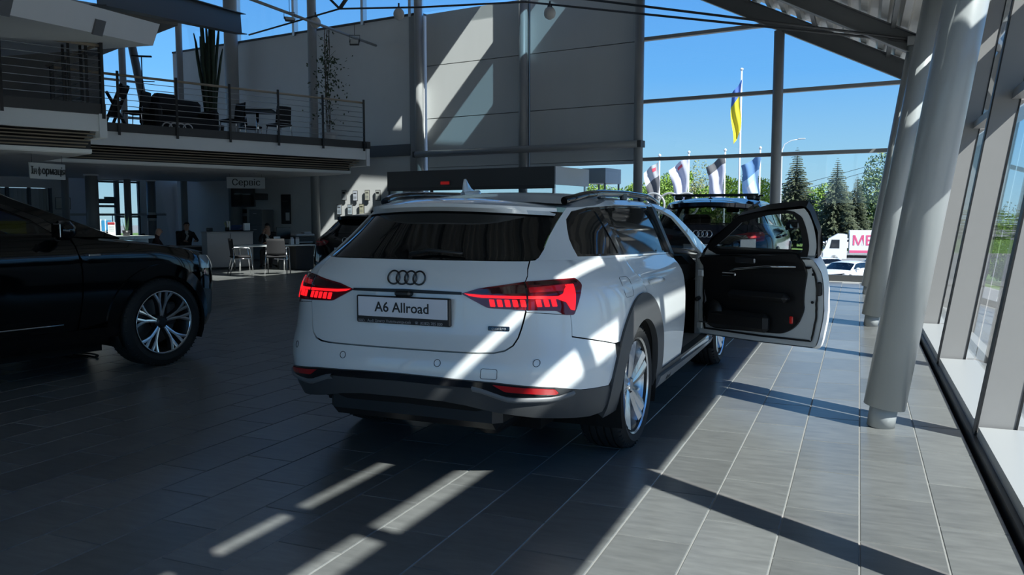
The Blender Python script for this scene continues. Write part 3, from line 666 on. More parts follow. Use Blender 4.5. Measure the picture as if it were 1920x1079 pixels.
for k in range(7):
    q = W0+wdir*(.2+k*1.75)
    lean = Vector((-.22, 0, 0))
    MB().tube([q+lean*3.0+Vector((0, 0, 3.0)), q+lean*9.2+Vector((0, 0, 9.2))], .13, 16).build('leaning_post', STEEL_D, lw_)
    q2 = q-MN*.9; MB().tube([q2, q2+Vector((0, 0, 9.2))], .10, 14).build('post', STEEL, lw_)
    r2 = W0+wdir*(.2+(k+1)*1.75)
    for z in (.15, 1.35, 2.6, 3.3, 4.5, 5.7, 6.9, 8.1):
        MB().box((q+r2)/2+lean*z+Vector((0, 0, z)), (1.75, .06, .07), math.atan2(wdir.y, wdir.x)).build('transom', STEEL, lw_)
    MB().add([q+Vector((-.03, 0, 0)), r2+Vector((-.03, 0, 0)), r2+lean*9.2+Vector((-.03, 0, 9.2)), q+lean*9.2+Vector((-.03, 0, 9.2))], [(0, 1, 2, 3)]).build('pane', GLASS, lw_)
# partition walls under the gallery, behind the desks
PART = mat('partition_wall', (.42, .42, .40), .7, noise=.03, nscale=3)
pw_ = tag(link('wall_partition', None), kind='structure')
def wall_between(p0, p1, z0, z1, th, name, m, parent):
    p0, p1 = Vector((p0[0], p0[1], 0)), Vector((p1[0], p1[1], 0)); d = p1-p0
    return MB().box((p0+p1)/2+Vector((0, 0, (z0+z1)/2)), (d.length, th, z1-z0), math.atan2(d.y, d.x)).build(name, m, parent)
wall_between((-24.036, 13.331, 0.000), (-22.767, 17.930, 0.000), 0, .75, .1, 'lower_wall', PART, pw_)
wall_between((-24.036, 13.331, 0.000), (-22.767, 17.930, 0.000), 2.15, 3.0, .1, 'upper_wall', PART, pw_)
wall_between((-22.888, 17.879, 0.000), (-22.675, 18.489, 0.000), 0, 3.0, .14, 'wall_return', PART, pw_)
wall_between((-22.675, 18.489, 0.000), (-22.516, 19.096, 0.000), 0, 3.0, .10, 'white_wall_piece', mat('cool_white_wall', (.55, .58, .66), .6), pw_)
wall_between((-21.887, 20.506, -0.000), (-20.712, 23.590, -0.000), 0, 3.0, .14, 'wall_section', PART, pw_)
uw = tag(link('wall_upper', None), kind='structure')
UW = mat('upper_room_grey', (.20, .20, .195), .7)
MB().box(mp(-8.35, 3.6, 4.3), (6.1, .2, 2.6), MRZ).build('back_wall', UW, uw)
MB().box(mp(-8.35, 1.3, 5.2), (6.1, 4.8, .12), MRZ).build('room_ceiling', UW, uw)
MB().tube([mp(-8.9, -1.2, 3.1), mp(-8.9, -1.2, 5.2)], .11, 18).build('room_column', STEEL, uw)
wall_between((-22.516, 19.096, 0.000), (-21.887, 20.506, -0.000), 2.44, 3.0, .12, 'door_lintel', PART, pw_)
p, q = Vector((-24.036, 13.331, 0.000)), Vector((-22.767, 17.930, 0.000))
for k in range(9):
    c = p+(q-p)*(k/8); MB().box((c.x, c.y, 1.45), (.05, .09, 1.42)).build('frame_post', STEEL_D, pw_)
wall_between((-24.036, 13.331, 0.000), (-22.767, 17.930, 0.000), 1.40, 1.47, .09, 'frame_rail', STEEL_D, pw_)
for k in range(40):
    c = p+(q-p)*((k+.5)/40)+Vector((-.05, .09, 0)); MB().box((c.x, c.y, 1.45), (.17, .006, 1.38), math.atan2((q-p).y, (q-p).x)+.35).build('vertical_blind', mat('blind_fabric', (.38, .37, .34), .8), pw_)
# glazed back door and side light
dr = tag(link('door_1', None), kind='structure')
da, db, dc = Vector((-22.297, 19.188, 0.000)), Vector((-22.096, 19.834, 0.000)), Vector((-21.920, 20.493, -0.000))
rz_ = math.atan2((dc-da).y, (dc-da).x); wdt = (dc-da).length
for f_, w_ in ((0, .10), (.47, .14), (1.0, .05)):
    c = da+(dc-da)*f_; MB().box((c.x, c.y, 1.22), (w_, .10, 2.44), rz_).build('frame_post', STEEL_D, dr)
for f0, f1, z, h_ in ((0, .47, 1.78, .14), (0, .47, 1.62, .07), (.47, 1, 1.28, .06), (0, 1, 2.40, .06), (0, 1, .05, .10)):
    c = da+(dc-da)*((f0+f1)/2); MB().box((c.x, c.y, z), (wdt*(f1-f0), .08, h_), rz_).build('frame_rail', STEEL_D, dr)
c = (da+dc)/2; MB().box((c.x, c.y, 1.22), (wdt, .012, 2.4), rz_).build('pane', GLASS, dr)
c = da+(dc-da)*.40; MB().tube([(c.x+.05, c.y-.12, .95), (c.x+.05, c.y-.12, 1.35)], .015, 8).build('handle', ALU, dr)
MB().box((c.x-.12, c.y-.08, 1.88), (.28, .08, .08), rz_).build('door_closer', STEEL_D, dr)

# ---------------------------------------------------------------- car body shells
def lerp_tab(tab, x):
    if x <= tab[0][0]: return tab[0][1]
    for (a, b), (c, d) in zip(tab, tab[1:]):
        if x <= c:
            t = (x - a) / (c - a)
            return b + (d - b) * t
    return tab[-1][1]

def smooth_tab(tab):
    """monotone-ish cubic (Catmull-Rom in value) through a table, returned as a function"""
    xs = [t[0] for t in tab]; ys = [t[1] for t in tab]; n = len(xs)
    m = []
    for i in range(n):
        if i == 0: m.append((ys[1]-ys[0])/(xs[1]-xs[0]))
        elif i == n-1: m.append((ys[-1]-ys[-2])/(xs[-1]-xs[-2]))
        else:
            d0 = (ys[i]-ys[i-1])/(xs[i]-xs[i-1]); d1 = (ys[i+1]-ys[i])/(xs[i+1]-xs[i])
            if d0*d1 <= 0: m.append(0.0)
            else:
                h0 = xs[i]-xs[i-1]; h1 = xs[i+1]-xs[i]
                w1 = 2*h1+h0; w2 = h1+2*h0
                m.append((w1+w2)/(w1/d0+w2/d1))
    def f(x):
        if x <= xs[0]: return ys[0]+m[0]*(x-xs[0])
        if x >= xs[-1]: return ys[-1]+m[-1]*(x-xs[-1])
        i = 0
        while x > xs[i+1]: i += 1
        h = xs[i+1]-xs[i]; t = (x-xs[i])/h
        return ((2*t**3-3*t*t+1)*ys[i]+(t**3-2*t*t+t)*h*m[i]+(-2*t**3+3*t*t)*ys[i+1]+(t**3-t*t)*h*m[i+1])
    return f

class Shell:
    """car skin: S(p, z); p runs from the rear (or front) centre line around the corner and along the side; p > 0 is the right-hand side (y < 0)"""
    def __init__(s, W, T, xe, a=.9, n=3.4, front=False, top=(1.02, .1, 0.0)):
        s.top = top
        s.W = smooth_tab(W); s.T = smooth_tab(T); s.xe = smooth_tab(xe); s.a = a; s.front = front
        K = 240; pts = []
        for i in range(K+1):
            f = math.pi/2*i/K
            pts.append((math.cos(f)**(2/n), math.sin(f)**(2/n)))
        L = [0.0]
        for q, r in zip(pts, pts[1:]):
            L.append(L[-1]+math.hypot((r[0]-q[0])*a, (r[1]-q[1])*.93))
        s.L = L; s.pts = pts; s.Pc = L[-1]
        s._cx = [(q[0], l) for q, l in zip(pts, L)][::-1]; s._cy = [(q[1], l) for q, l in zip(pts, L)]
    def cc(s, ap):
        L = s.L
        lo, hi = 0, len(L)-1
        while hi-lo > 1:
            m = (lo+hi)//2
            if L[m] <= ap: lo = m
            else: hi = m
        t = (ap-L[lo])/(L[hi]-L[lo]) if L[hi] > L[lo] else 0
        a, b = s.pts[lo], s.pts[hi]
        return a[0]+(b[0]-a[0])*t, a[1]+(b[1]-a[1])*t
    def lift(s, p, z):
        ap = abs(p); sg = -1 if s.front else 1
        if ap < s.Pc:
            cx, cy = s.cc(ap); x = s.xe(z)+sg*s.a*(1-cx)
        else:
            cy = 1; x = s.xe(z)+sg*(s.a+ap-s.Pc)
        y = s.W(z)*s.T(x)*cy*s.up(x, z)
        return (x, -y if p > 0 else y, z)
    def up(s, x, z):
        z0, x0, k = s.top
        return 1-k*max(0, z-z0)*max(0, x0-x)**2
    def normal(s, p, z):
        e = 1e-3
        a = s.lift(p-e, z); b = s.lift(p+e, z); c = s.lift(p, z-e); d = s.lift(p, z+e)
        u = [b[i]-a[i] for i in range(3)]; v = [d[i]-c[i] for i in range(3)]
        n = (u[1]*v[2]-u[2]*v[1], u[2]*v[0]-u[0]*v[2], u[0]*v[1]-u[1]*v[0])
        l = math.sqrt(sum(k*k for k in n)) or 1
        n = tuple(k/l for k in n)
        q = s.lift(p, z)
        out = n[0]*(q[0]-1.4)+n[1]*q[1]
        return n if out > 0 else tuple(-k for k in n)
    def off(s, p, z, d):
        q = s.lift(p, z)
        if abs(d) < 1e-9: return q
        n = s.normal(p, z)
        return (q[0]+n[0]*d, q[1]+n[1]*d, q[2]+n[2]*d)
    def side(s, x, z, right=True):
        xn = (s.xe(z)-x) if s.front else (x-s.xe(z))
        if xn >= s.a: p = s.Pc+xn-s.a
        else: p = lerp_tab(s._cx, max(0.0, 1-xn/s.a))
        return (p if right else -p, z)
    def rear(s, y, z):
        W = s.W(z)*s.T(s.xe(z))
        p = lerp_tab(s._cy, min(1, abs(y)/W))
        return (p if y < 0 else -p, z)

A6W=[(.18,.80),(.24,.875),(.34,.92),(.50,.94),(.65,.95),(.76,.95),(.86,.943),(.92,.932),(.97,.912),(1.02,.87),(1.06,.843),(1.09,.83),(1.20,.785),(1.30,.738),(1.385,.685),(1.43,.63)]
A6T=[(-1.1,.985),(-.5,.992),(0,1),(1.2,1),(2.2,.988),(3.0,.97),(3.8,.93)]
A6XR=[(.18,-.80),(.26,-.93),(.36,-1.02),(.46,-1.065),(.56,-1.08),(.64,-1.065),(.70,-1.035),(.80,-1.01),(.90,-1.0),(.97,-.99),(1.02,-.975),(1.07,-.945),(1.11,-.92),(1.20,-.835),(1.30,-.725),(1.36,-.65),(1.43,-.56)]
A6TOP=(1.04,.1,1.5)

# ---------------------------------------------------------------- panel cutting
def pip(x, y, poly):
    ins = False; n = len(poly); j = n-1
    for i in range(n):
        xi, yi = poly[i]; xj, yj = poly[j]
        if (yi > y) != (yj > y) and x < (xj-xi)*(y-yi)/(yj-yi)+xi: ins = not ins
        j = i
    return ins
def densify(loop, d=.035):
    out = []
    for i, a in enumerate(loop):
        b = loop[(i+1) % len(loop)]; n = max(1, int(math.hypot(b[0]-a[0], b[1]-a[1])/d))
        for k in range(n): out.append((a[0]+(b[0]-a[0])*k/n, a[1]+(b[1]-a[1])*k/n))
    return out
def inset(loop, g):
    n = len(loop); A = sum(loop[i][0]*loop[(i+1) % n][1]-loop[(i+1) % n][0]*loop[i][1] for i in range(n))
    sg = 1 if A > 0 else -1; out = []
    for i in range(n):
        a, b, c = loop[i-1], loop[i], loop[(i+1) % n]
        def nr(p, q):
            dx, dy = q[0]-p[0], q[1]-p[1]; l = math.hypot(dx, dy) or 1; return (-dy/l*sg, dx/l*sg)
        n1, n2 = nr(a, b), nr(b, c); mx, my = n1[0]+n2[0], n1[1]+n2[1]; l = mx*mx+my*my
        k = 2/l if l > .5 else 1
        out.append((b[0]+mx*g*k, b[1]+my*g*k))
    return out
def rounded(pts, r=.03, n=4):
    """round the corners of a polygon; a corner may carry its own radius as third value"""
    out = []; m = len(pts)
    for i in range(m):
        a, b, c = pts[i-1], pts[i], pts[(i+1) % m]; rr = b[2] if len(b) > 2 else r
        va = (a[0]-b[0], a[1]-b[1]); vc = (c[0]-b[0], c[1]-b[1]); la = math.hypot(*va); lc = math.hypot(*vc)
        t = min(rr, la*.45, lc*.45)
        if t < .002: out.append(b[:2]); continue
        p = (b[0]+va[0]/la*t, b[1]+va[1]/la*t); q = (b[0]+vc[0]/lc*t, b[1]+vc[1]/lc*t)
        for k in range(n+1):
            s = k/n; out.append(((1-s)**2*p[0]+2*s*(1-s)*b[0]+s*s*q[0], (1-s)**2*p[1]+2*s*(1-s)*b[1]+s*s*q[1]))
    return out
def arc(cx, cz, r, a0, a1, n=18):
    return [(cx+r*math.cos(R(a0+(a1-a0)*k/n)), cz+r*math.sin(R(a0+(a1-a0)*k/n))) for k in range(n+1)]
def panel_mesh(name, lift, loop, mt, holes=(), off=0.0, th=.02, step=.05, gap=.0025, flip=False, dome=0, xf=None):
    loop = inset(densify(loop, step*.7), gap) if gap else densify(loop, step*.7)
    hl = [densify(h, step*.7) for h in holes]
    verts = []; edges = []
    for lp in [loop]+hl:
        k = len(verts); verts += lp; edges += [(k+i, k+(i+1) % len(lp)) for i in range(len(lp))]
    nb = len(verts)
    xs = [v[0] for v in loop]; zs = [v[1] for v in loop]
    gx = min(xs)+step/2; i = 0
    while gx < max(xs):
        gz = min(zs)+step/2
        while gz < max(zs):
            if pip(gx, gz, loop) and not any(pip(gx, gz, h) for h in hl):
                if all((gx-v[0])**2+(gz-v[1])**2 > (step*.45)**2 for v in verts[:nb]): verts.append((gx, gz))
            gz += step
        gx += step
    res = geometry.delaunay_2d_cdt([Vector(v) for v in verts], edges, [], 0, 1e-6)
    V = [tuple(v) for v in res[0]]; F = []
    for f in res[2]:
        cx = sum(V[i][0] for i in f)/3; cz = sum(V[i][1] for i in f)/3
        if pip(cx, cz, loop) and not any(pip(cx, cz, h) for h in hl): F.append(tuple(f))
    sg = -1 if flip else 1
    P3 = [Vector(lift(sg*v[0], v[1], off)) for v in V]
    cnt = {}
    for f in F:
        for a, b in ((f[0], f[1]), (f[1], f[2]), (f[2], f[0])): cnt[(min(a, b), max(a, b))] = cnt.get((min(a, b), max(a, b)), 0)+1
    P = list(P3); F2 = [f for f in F]; sm = [True]*len(F)
    if th:
        bmap = {}
        for (a, b), n in cnt.items():
            if n == 1:
                for q in (a, b):
                    if q not in bmap: bmap[q] = len(P); P.append(Vector(lift(sg*V[q][0], V[q][1], off-th)))
                F2.append((a, b, bmap[b], bmap[a])); sm.append(False)
    if xf is not None: P = [xf @ p for p in P]
    me = bpy.data.meshes.new(name); me.from_pydata([tuple(p) for p in P], [], F2); me.materials.append(mt)
    me.polygons.foreach_set('use_smooth', sm)
    bm = bmesh.new(); bm.from_mesh(me); bmesh.ops.recalc_face_normals(bm, faces=bm.faces[:])
    # outward check on the largest face
    bm.to_mesh(me); bm.free(); me.set_sharp_from_angle(angle=R(40))
    return me
def panel(name, sh, loop, mt, parent, **k):
    f = sh.off if isinstance(sh, Shell) else sh
    return link(name, panel_mesh(name, f, loop, mt, **k), parent)

# ---------------------------------------------------------------- car materials
TYRE = mat('tyre_rubber', (.018, .018, .018), .75)
RIM = mat('alloy_silver', (.66, .67, .69), .22, metal=.95)
RIM_D = mat('alloy_dark', (.05, .052, .055), .35, metal=.6)
RIM_CUT = mat('alloy_diamond_cut', (.80, .81, .82), .18, metal=.95)
DISC = mat('brake_disc', (.22, .22, .22), .4, metal=.8)
CLAD = mat('grey_plastic_cladding', (.060, .063, .066), .45)
BLK = mat('gloss_black', (.006, .006, .007), .08, coat=.6)
SATIN = mat('satin_black', (.012, .012, .013), .4)
LINER = mat('arch_liner', (.006, .006, .006), .9)
PRIV = mat('privacy_glass', (.004, .0045, .005), .03, spec=.6)
CGLASS = glass('car_glass', (.70, .76, .74), base=.05)
DGLASS = glass('car_dark_glass', (.22, .25, .25), base=.05)
CHROME = mat('chrome', (.75, .76, .77), .12, metal=1)
LEATHER = mat('black_leather', (.010, .010, .011), .5, bump=.1, bscale=120)
LENS = mat('dark_red_lens', (.15, .005, .009), .06, coat=.6)
LED = mat('lit_red_led', (.5, .01, .01), .3, emit=(1.0, .012, .02), es=.95)
LEDB = mat('dim_red_lens', (.32, .006, .012), .10, coat=.7, emit=(1, .01, .02), es=.10)
PLATE_W = mat('plate_white', (.74, .75, .80), .35); PLATE_K = mat('plate_black', (.008, .008, .009), .3)
def tyre_mesh(Rt, rim, w, mt):
    h = w/2; prof = [(rim-.012, -h+.02), (rim+.012, -h+.004), (rim+.03, -h-.004), ((Rt+rim)/2, -h-.008), (Rt-.035, -h+.004), (Rt-.012, -h+.018), (Rt-.002, -h+.034)]
    for g in (-.062, -.022, .022, .062):
        c = g*w/.25; prof += [(Rt, c-.006), (Rt-.009, c-.005), (Rt-.009, c+.005), (Rt, c+.006)]
    prof += [(r, -z) for r, z in prof[:7]][::-1]
    mb = MB().lathe(prof, axis='y', n=56)
    for k in range(60):                                # shoulder blocks
        a = 2*math.pi*k/60
        for s in (-1, 1):
            mb.box(((Rt-.0135)*math.cos(a), s*(h-.024), (Rt-.0135)*math.sin(a)), (.018, .026, .005), rot=Matrix.Rotation(-a, 3, 'Y'))
    me = mb.mesh('tyre', mt); me.set_sharp_from_angle(angle=R(35)); return me
def spoke(mb, a0, a1, r0, r1, w0, w1, h0, h1, t=.04, ridge=.008, sgn=1):
    def pt(a, r, h): return (r*math.cos(a), sgn*h, r*math.sin(a))
    rows = []; N = 5
    for k in range(N+1):
        f = k/N; a = a0+(a1-a0)*f; r = r0+(r1-r0)*f; w = w0+(w1-w0)*f; h = h0+(h1-h0)*f; da = w/2/max(r, .03)
        rows.append([pt(a-da, r, h-t), pt(a-da, r, h), pt(a, r, h+ridge), pt(a+da, r, h), pt(a+da, r, h-t)])
    mb.grid(rows, smooth=False)
def wheel_proto(Rt, rim, w, style):
    """wheel whose outer face looks towards -y"""
    t = link('wheel', tyre_mesh(Rt, rim, w, TYRE)); h = w/2
    mb = MB(); L = 1
    lip = [(rim-.004, -h+.010), (rim+.006, -h+.002), (rim+.006, -h+.010), (rim-.006, -h+.030), (rim-.028, -h+.06), (rim-.035, h-.03), (rim-.02, h-.01)]
    mb.lathe(lip, axis='y', n=56)
    m0 = RIM if style != 'y' else RIM_D
    mb.build('rim_barrel', m0, t, sharp=40)
    sp = MB(); cut = MB()
    for k in range(5):
        A = 2*math.pi*k/5+math.pi/2
        if style == 'v':
            for s in (-1, 1):
                spoke(sp, A+s*.20, A+s*.13+.12, .05, rim-.012, .045, .085, -h+.055 if 0 else h-.045, h-.018, .045, .010, -1)
            spoke(sp, A+.62, A+.62+.05, .06, rim-.02, .02, .03, h-.06, h-.05, .02, .004, -1)
        else:
            for s in (-1, 1):
                spoke(sp, A+s*.10, A+s*.17, .05, rim*.62, .026, .030, h-.05, h-.03, .05, .004, -1)
                spoke(sp, A+s*.17, A+s*.34, rim*.58, rim-.012, .030, .022, h-.032, h-.016, .045, .004, -1)
                spoke(sp, A+s*.165, A+s*.13, rim*.58, rim-.012, .022, .022, h-.032, h-.016, .045, .004, -1)
                spoke(cut, A+s*.10, A+s*.17, .055, rim*.62, .022, .026, h-.044, h-.024, .002, .002, -1)
                spoke(cut, A+s*.17, A+s*.34, rim*.60, rim-.010, .024, .030, h-.026, h-.010, .002, .002, -1)
                spoke(cut, A+s*.165, A+s*.13, rim*.60, rim-.010, .020, .030, h-.026, h-.010, .002, .002, -1)
    sp.build('spokes', RIM if style == 'v' else RIM_D, t)
    if style != 'v':
        cut.lathe([(rim-.006, -h+.004), (rim+.004, -h+.000), (rim-.012, -h+.012)], axis='y', n=56)
        cut.build('machined_faces', RIM_CUT, t)
    MB().lathe([(0, -h+.030), (.034, -h+.032), (.038, -h+.040), (.062, -h+.052), (.07, -h+.10), (0, -h+.10)], axis='y', n=28).build('hub_cap', RIM if style == 'v' else RIM_D, t, sharp=40)
    lug = MB()
    for k in range(5):
        a = 2*math.pi*k/5; lug.lathe([(0, -h+.044), (.009, -h+.044), (.010, -h+.07), (0, -h+.07)], c=(.048*math.cos(a), 0, .048*math.sin(a)), axis='y', n=8)
    lug.build('wheel_bolts', STEEL_D, t)
    MB().lathe([(.06, .0), (rim*.72, .0), (rim*.72, .028), (.06, .028)], axis='y', n=40).build('brake_disc', DISC, t, sharp=40)
    MB().bbox((rim*.55, -.01, .06), (.09, .07, .20), .02).build('brake_calliper', STEEL_D, t)
    return t
def place_wheel(proto, car, x, y, R_, steer=0, first=False):
    w = proto if first else copy_tree(proto)
    w.parent = car; w.location = (x, y, R_); w.rotation_euler = (0, 0, steer+(0 if y < 0 else math.pi))
    return w
def rings_badge(parent, M, d, mt, name='ring_badge', wire=.011):
    """four interlaced rings in the local xy plane of M; d = ring diameter"""
    mb = MB()
    for k in range(4):
        cx = (k-1.5)*d*.72; pts = [(cx+d/2*math.cos(a), d/2*math.sin(a), .004+.002*math.sin(2*a)) for a in [2*math.pi*i/36 for i in range(37)]]
        mb.tube([M @ Vector(p) for p in pts], wire/2, 8, cap=False)
    return mb.build(name, mt, parent)
def seat(parent, x, y, mt=LEATHER, head=True, z=.28):
    mb = MB()
    mb.bbox((x, y, z+.10), (.50, .50, .20), .06); mb.bbox((x+.02, y, z+.19), (.46, .30, .06), .03)
    M3 = Matrix.Rotation(R(-14), 3, 'Y'); mb.bbox((x-.27, y, z+.46), (.16, .50, .62), .06, rot=M3)
    mb.bbox((x-.22, y-.21, z+.42), (.18, .08, .46), .03, rot=M3); mb.bbox((x-.22, y+.21, z+.42), (.18, .08, .46), .03, rot=M3)
    o = mb.build('seat', mt, parent)
    if head:
        h = MB().bbox((x-.37, y, z+.86), (.11, .27, .19), .045, rot=M3)
        h.tube([(x-.34, y-.06, z+.70), (x-.37, y-.06, z+.80)], .008, 6); h.tube([(x-.34, y+.06, z+.70), (x-.37, y+.06, z+.80)], .008, 6)
        h.build('headrest', mt, o)
    return o

def car_body(C):
    """builds the shared body of a passenger car from a config dict; returns the root empty and its shells"""
    g = C.get; root = thing(C['name'], C['label'], 'car', C['loc'], C['rz'])
    sh = Shell(C['W'], C['T'], C['XR'], a=g('a', .9), n=g('n', 3.4), top=g('top', (1.04, .1, 0)))
    fs = Shell(C['W'], C['T'], C['XF'], a=g('af', .75), n=g('nf', 2.8), front=True)
    paint = C['paint']; zb = C['zb']; B = C['bx']; hx, hz = C['hinge']   # B = x of the B post; hinge line x
    sd = sh.side; rr = sh.rear
    ax, az, ar, fx = C['axz'] if 'axz' in C else (0, C['Rt'], C['Rt']+.025, C['wb'])
    ac = C.get('clad', ar+.13)
    TG = C['TG']                                           # tailgate edge [(p, z)...] bottom to roof (right side, p > 0)
    ze = smooth_tab(C['ze'])                               # roof edge height over x
    xw0, zw0, xw1, zw1 = C['ws']                           # windscreen foot (x, z), head (x, z)
    def roof_pt(x): return sd(x, ze(x))
    openR = g('open_right', False)
    # contour of the roof edge from the rear centre to the windscreen head
    ptop, ztop = TG[-1]
    x_top = sh.lift(ptop, ztop)[0]
    cont = [(ptop*k/10, C['zrc']+(ztop-C['zrc'])*(k/10)**2) for k in range(11)]
    n = 16
    for k in range(1, n+1):
        x = x_top+(xw1-x_top)*k/n; z = ze(x); f = min(1, k/4); z = ztop*(1-f)+z*f
        cont.append(sd(x, z))
    rows = []; Wm = .62
    for i, (p, z) in enumerate(cont):
        q = sh.lift(p, z); row = []
        bow = C['bow']*max(0, (q[0]-(xw1-.5))/.5)**2 if q[0] > xw1-.5 else 0
        for j in range(17):
            f = 1-j/8; h = 1-abs(f)**2.2
            row.append((q[0]+bow*(1-f*f), q[1]*f, z+C['crown']*h*min(1, (abs(q[1])/Wm)**2)))
        rows.append(row)
    MB().grid(rows).build('roof', paint, root)
    # upper side frames, windows
    for right in (True, False):
        fl = not right
        top = [c for c in cont if c[0] >= ptop-1e-6]
        wsL = []
        for k in range(7):
            f = k/6; wsL.append(sd(xw1+(xw0-xw1)*f, zw1+(zw0-zw1)*f))
        belt = [sd(x, zb(x)) for x in [hx+.25-(hx+.25-C['belt_r'])*k/12 for k in range(13)]]
        tgs = [t for t in TG if t[1] > zb(C['belt_r'])+.005]
        dlo = [sd(x, z) for x, z in C['dlo']]
        if right and openR:
            ap = [sd(x, z) for x, z in C['aperture']]       # from the A-post foot up, back along the rail, down the B-post
            b2 = [b for b in belt if b[0] < ap[-1][0]]
            loop = top+wsL+ap+b2+tgs
            dlo = [sd(x, z) for x, z in C['dlo_rear']]
        else:
            loop = top+wsL+belt+tgs
        panel('side_frame', sh, loop, paint, root, holes=[dlo], gap=0, flip=fl)
        glz = [[sd(x, z) for x, z in w] for w in (C['win'] if not (right and openR) else C['win'][:2])]
        panel('window_trim', sh, dlo, BLK, root, holes=[rounded(w, .03) for w in glz], off=-.004, gap=.0, th=.03, flip=fl)
        for i, w in enumerate(glz):
            panel('side_window', sh, rounded(w, .03), C['sglass'][i] if isinstance(C['sglass'], (list, tuple)) else C['sglass'], root, off=-.009, gap=-.004, th=0, flip=fl)
    # lower flanks
    for right in (True, False):
        fl = not right
        rd = C['rdoor']                                      # rear edge of the rear door, belt -> arch  [(x, z)]
        arch = [q for q in arc(ax, az, ar+.06, 8, 172)]
        low = C['bseam']                                     # bumper seam: arch end -> tailgate  [(x, z) or ('p', p, z)]
        bs = [sd(*q) if len(q) == 2 else (q[1], q[2]) for q in low]
        bl = [sd(C['belt_r']+(rd[0][0]-C['belt_r'])*k/6, zb(C['belt_r']+(rd[0][0]-C['belt_r'])*k/6)) for k in range(7)]
        tgl = [t for t in TG if bs[-1][1] < t[1] <= zb(C['belt_r'])+.005]
        q_arc = [sd(*q) for q in arch if q[0] < rd[-1][0]+.02 and q[1] > low[0][1]-.01]
        panel('quarter_panel', sh, bl+[sd(*q) for q in rd[1:]]+q_arc+bs+tgl, paint, root, gap=.001, flip=fl)
        a2 = [sd(*q) for q in reversed(arch) if q[0] > rd[-1][0]-.02]
        drl = [sd(B-.005, C['dz'])]+[sd(B-.005, C['dz']+(zb(B)-C['dz'])*k/10) for k in range(1, 11)]
        blt = [sd(B-.005+(rd[0][0]+.005-B)*k/8, zb(B-.005+(rd[0][0]+.005-B)*k/8)) for k in range(1, 9)]
        o = panel('rear_door', sh, rounded([q for q in blt], .0)+[sd(*q) for q in rd[1:]]+a2+[sd(ax+ar+.09, C['dz'])]+drl, paint, root, flip=fl)
        handle(sh, C, o, rd[0][0]+.14 if 0 else C['hand'][0], fl)
        if not (right and openR):
            o = panel('front_door', sh, [sd(B+.005, C['dz'])]+[sd(hx+C['hcurve'](k/10), C['dz']+(zb(hx)-C['dz'])*k/10) for k in range(11)]+[sd(hx+(B+.005-hx)*k/8, zb(hx+(B+.005-hx)*k/8)) for k in range(1, 9)], paint, root, flip=fl)
            handle(sh, C, o, C['hand'][1], fl)
        # wheel arch cladding, liner, sill
        for X in (ax, ax+fx):
            k = [sd(*q) for q in arc(X, az, ac, -8, 187, 34)]+[sd(*q) for q in reversed(arc(X, az, ar, -10, 188, 34))]
            s_ = sh if X == ax else fs; 
            if X != ax: k = [fs.side(*q) for q in arc(X, az, ac, -7, 188, 34)]+[fs.side(*q) for q in reversed(arc(X, az, ar, -9, 190, 34))]
            panel('arch_cladding', s_, k, C['cladm'], root, off=.014, th=.035, gap=0, step=.06, flip=fl)
            y0 = .52; y1 = sh.W(.6)*sh.T(X)-.012; s = -1 if right else 1
            mb = MB(); mb.grid([[(q[0], s*yy, q[1]) for q in arc(X, az, ar+.008, -25, 205, 26)] for yy in (y0, y1)])
            mb.add([(q[0], s*y0, q[1]) for q in arc(X, az, ar+.008, -25, 205, 26)], [tuple(range(27))]); mb.build('arch_liner', LINER, root)
        panel('sill', sh, [sd(ax+ar+.05, C['dz']+.005), sd(ax+fx-ar-.05, C['dz']+.005), sd(ax+fx-ar-.05, C['sz']), sd(ax+ar+.05, C['sz'])], C['cladm'], root, off=.012, th=.05, flip=fl)
        # front fender
        fsd = fs.side; zh = smooth_tab(C['zh'])
        fr = [q for q in arc(ax+fx, az, ar+.06, 172, -2)]
        fz = C['fseam']
        fen = [fsd(hx+.006+C['hcurve'](k/10), C['dz']+(zb(hx)-C['dz'])*k/10) for k in range(11)]
        hoodc = [fsd(x, zh(x)) for x in [hx+.02+(C['hlx']-hx-.02)*k/12 for k in range(13)]]
        panel('front_wing', fs, fen+hoodc[1:]+[fsd(C['hlx'], fz), fsd(ax+fx+ar+.05, fz)]+[fsd(*q) for q in reversed(fr) if q[1] > C['dz'] and q[1] < 9 and (q[0] < ax+fx or q[1] > fz)], paint, root, flip=fl)
    # bonnet
    zh = smooth_tab(C['zh']); fsd = fs.side
    hc = [fsd(xw0-.05+(C['hlx']-xw0+.05)*k/14, zh(xw0-.05+(C['hlx']-xw0+.05)*k/14)) for k in range(15)]
    p1, z1 = hc[-1]
    hc += [(p1*(1-k/10), z1+(C['nose_z']-z1)*(k/10)) for k in range(1, 11)]
    rows = []
    for p, z in hc:
        q = fs.lift(p, z); row = []
        bow = C['bow']*max(0, 1-(q[0]-xw0+.05)/.5)**2
        for j in range(13):
            f = 1-j/6; row.append((q[0]+bow*(1-f*f), q[1]*f, z+C['hcrown']*(1-abs(f)**2.4)*min(1, (abs(q[1])/.6)**2)))
        rows.append(row)
    MB().grid(rows).build('bonnet', paint, root)
    # windscreen
    rows = []
    for k in range(9):
        f_ = k/8; x = xw0+(xw1-xw0)*f_; z = zw0+(zw1-zw0)*f_; q = sh.lift(*sd(x, z)); bow = C['bow']
        rows.append([(q[0]+bow*(1-(1-j/8)**2), q[1]*(1-j/8), z+.02*(1-(1-j/8)**2)+(C['crown']-.02)*f_**4*(1-abs(1-j/8)**2.2)) for j in range(17)])
    MB().grid(rows).build('windscreen', C.get('wglass', CGLASS), root)
    # front end
    fp1 = fsd(C['hlx'], C['fseam'])[0]
    pa = fsd(ax+fx+ar+.05, .4)[0]
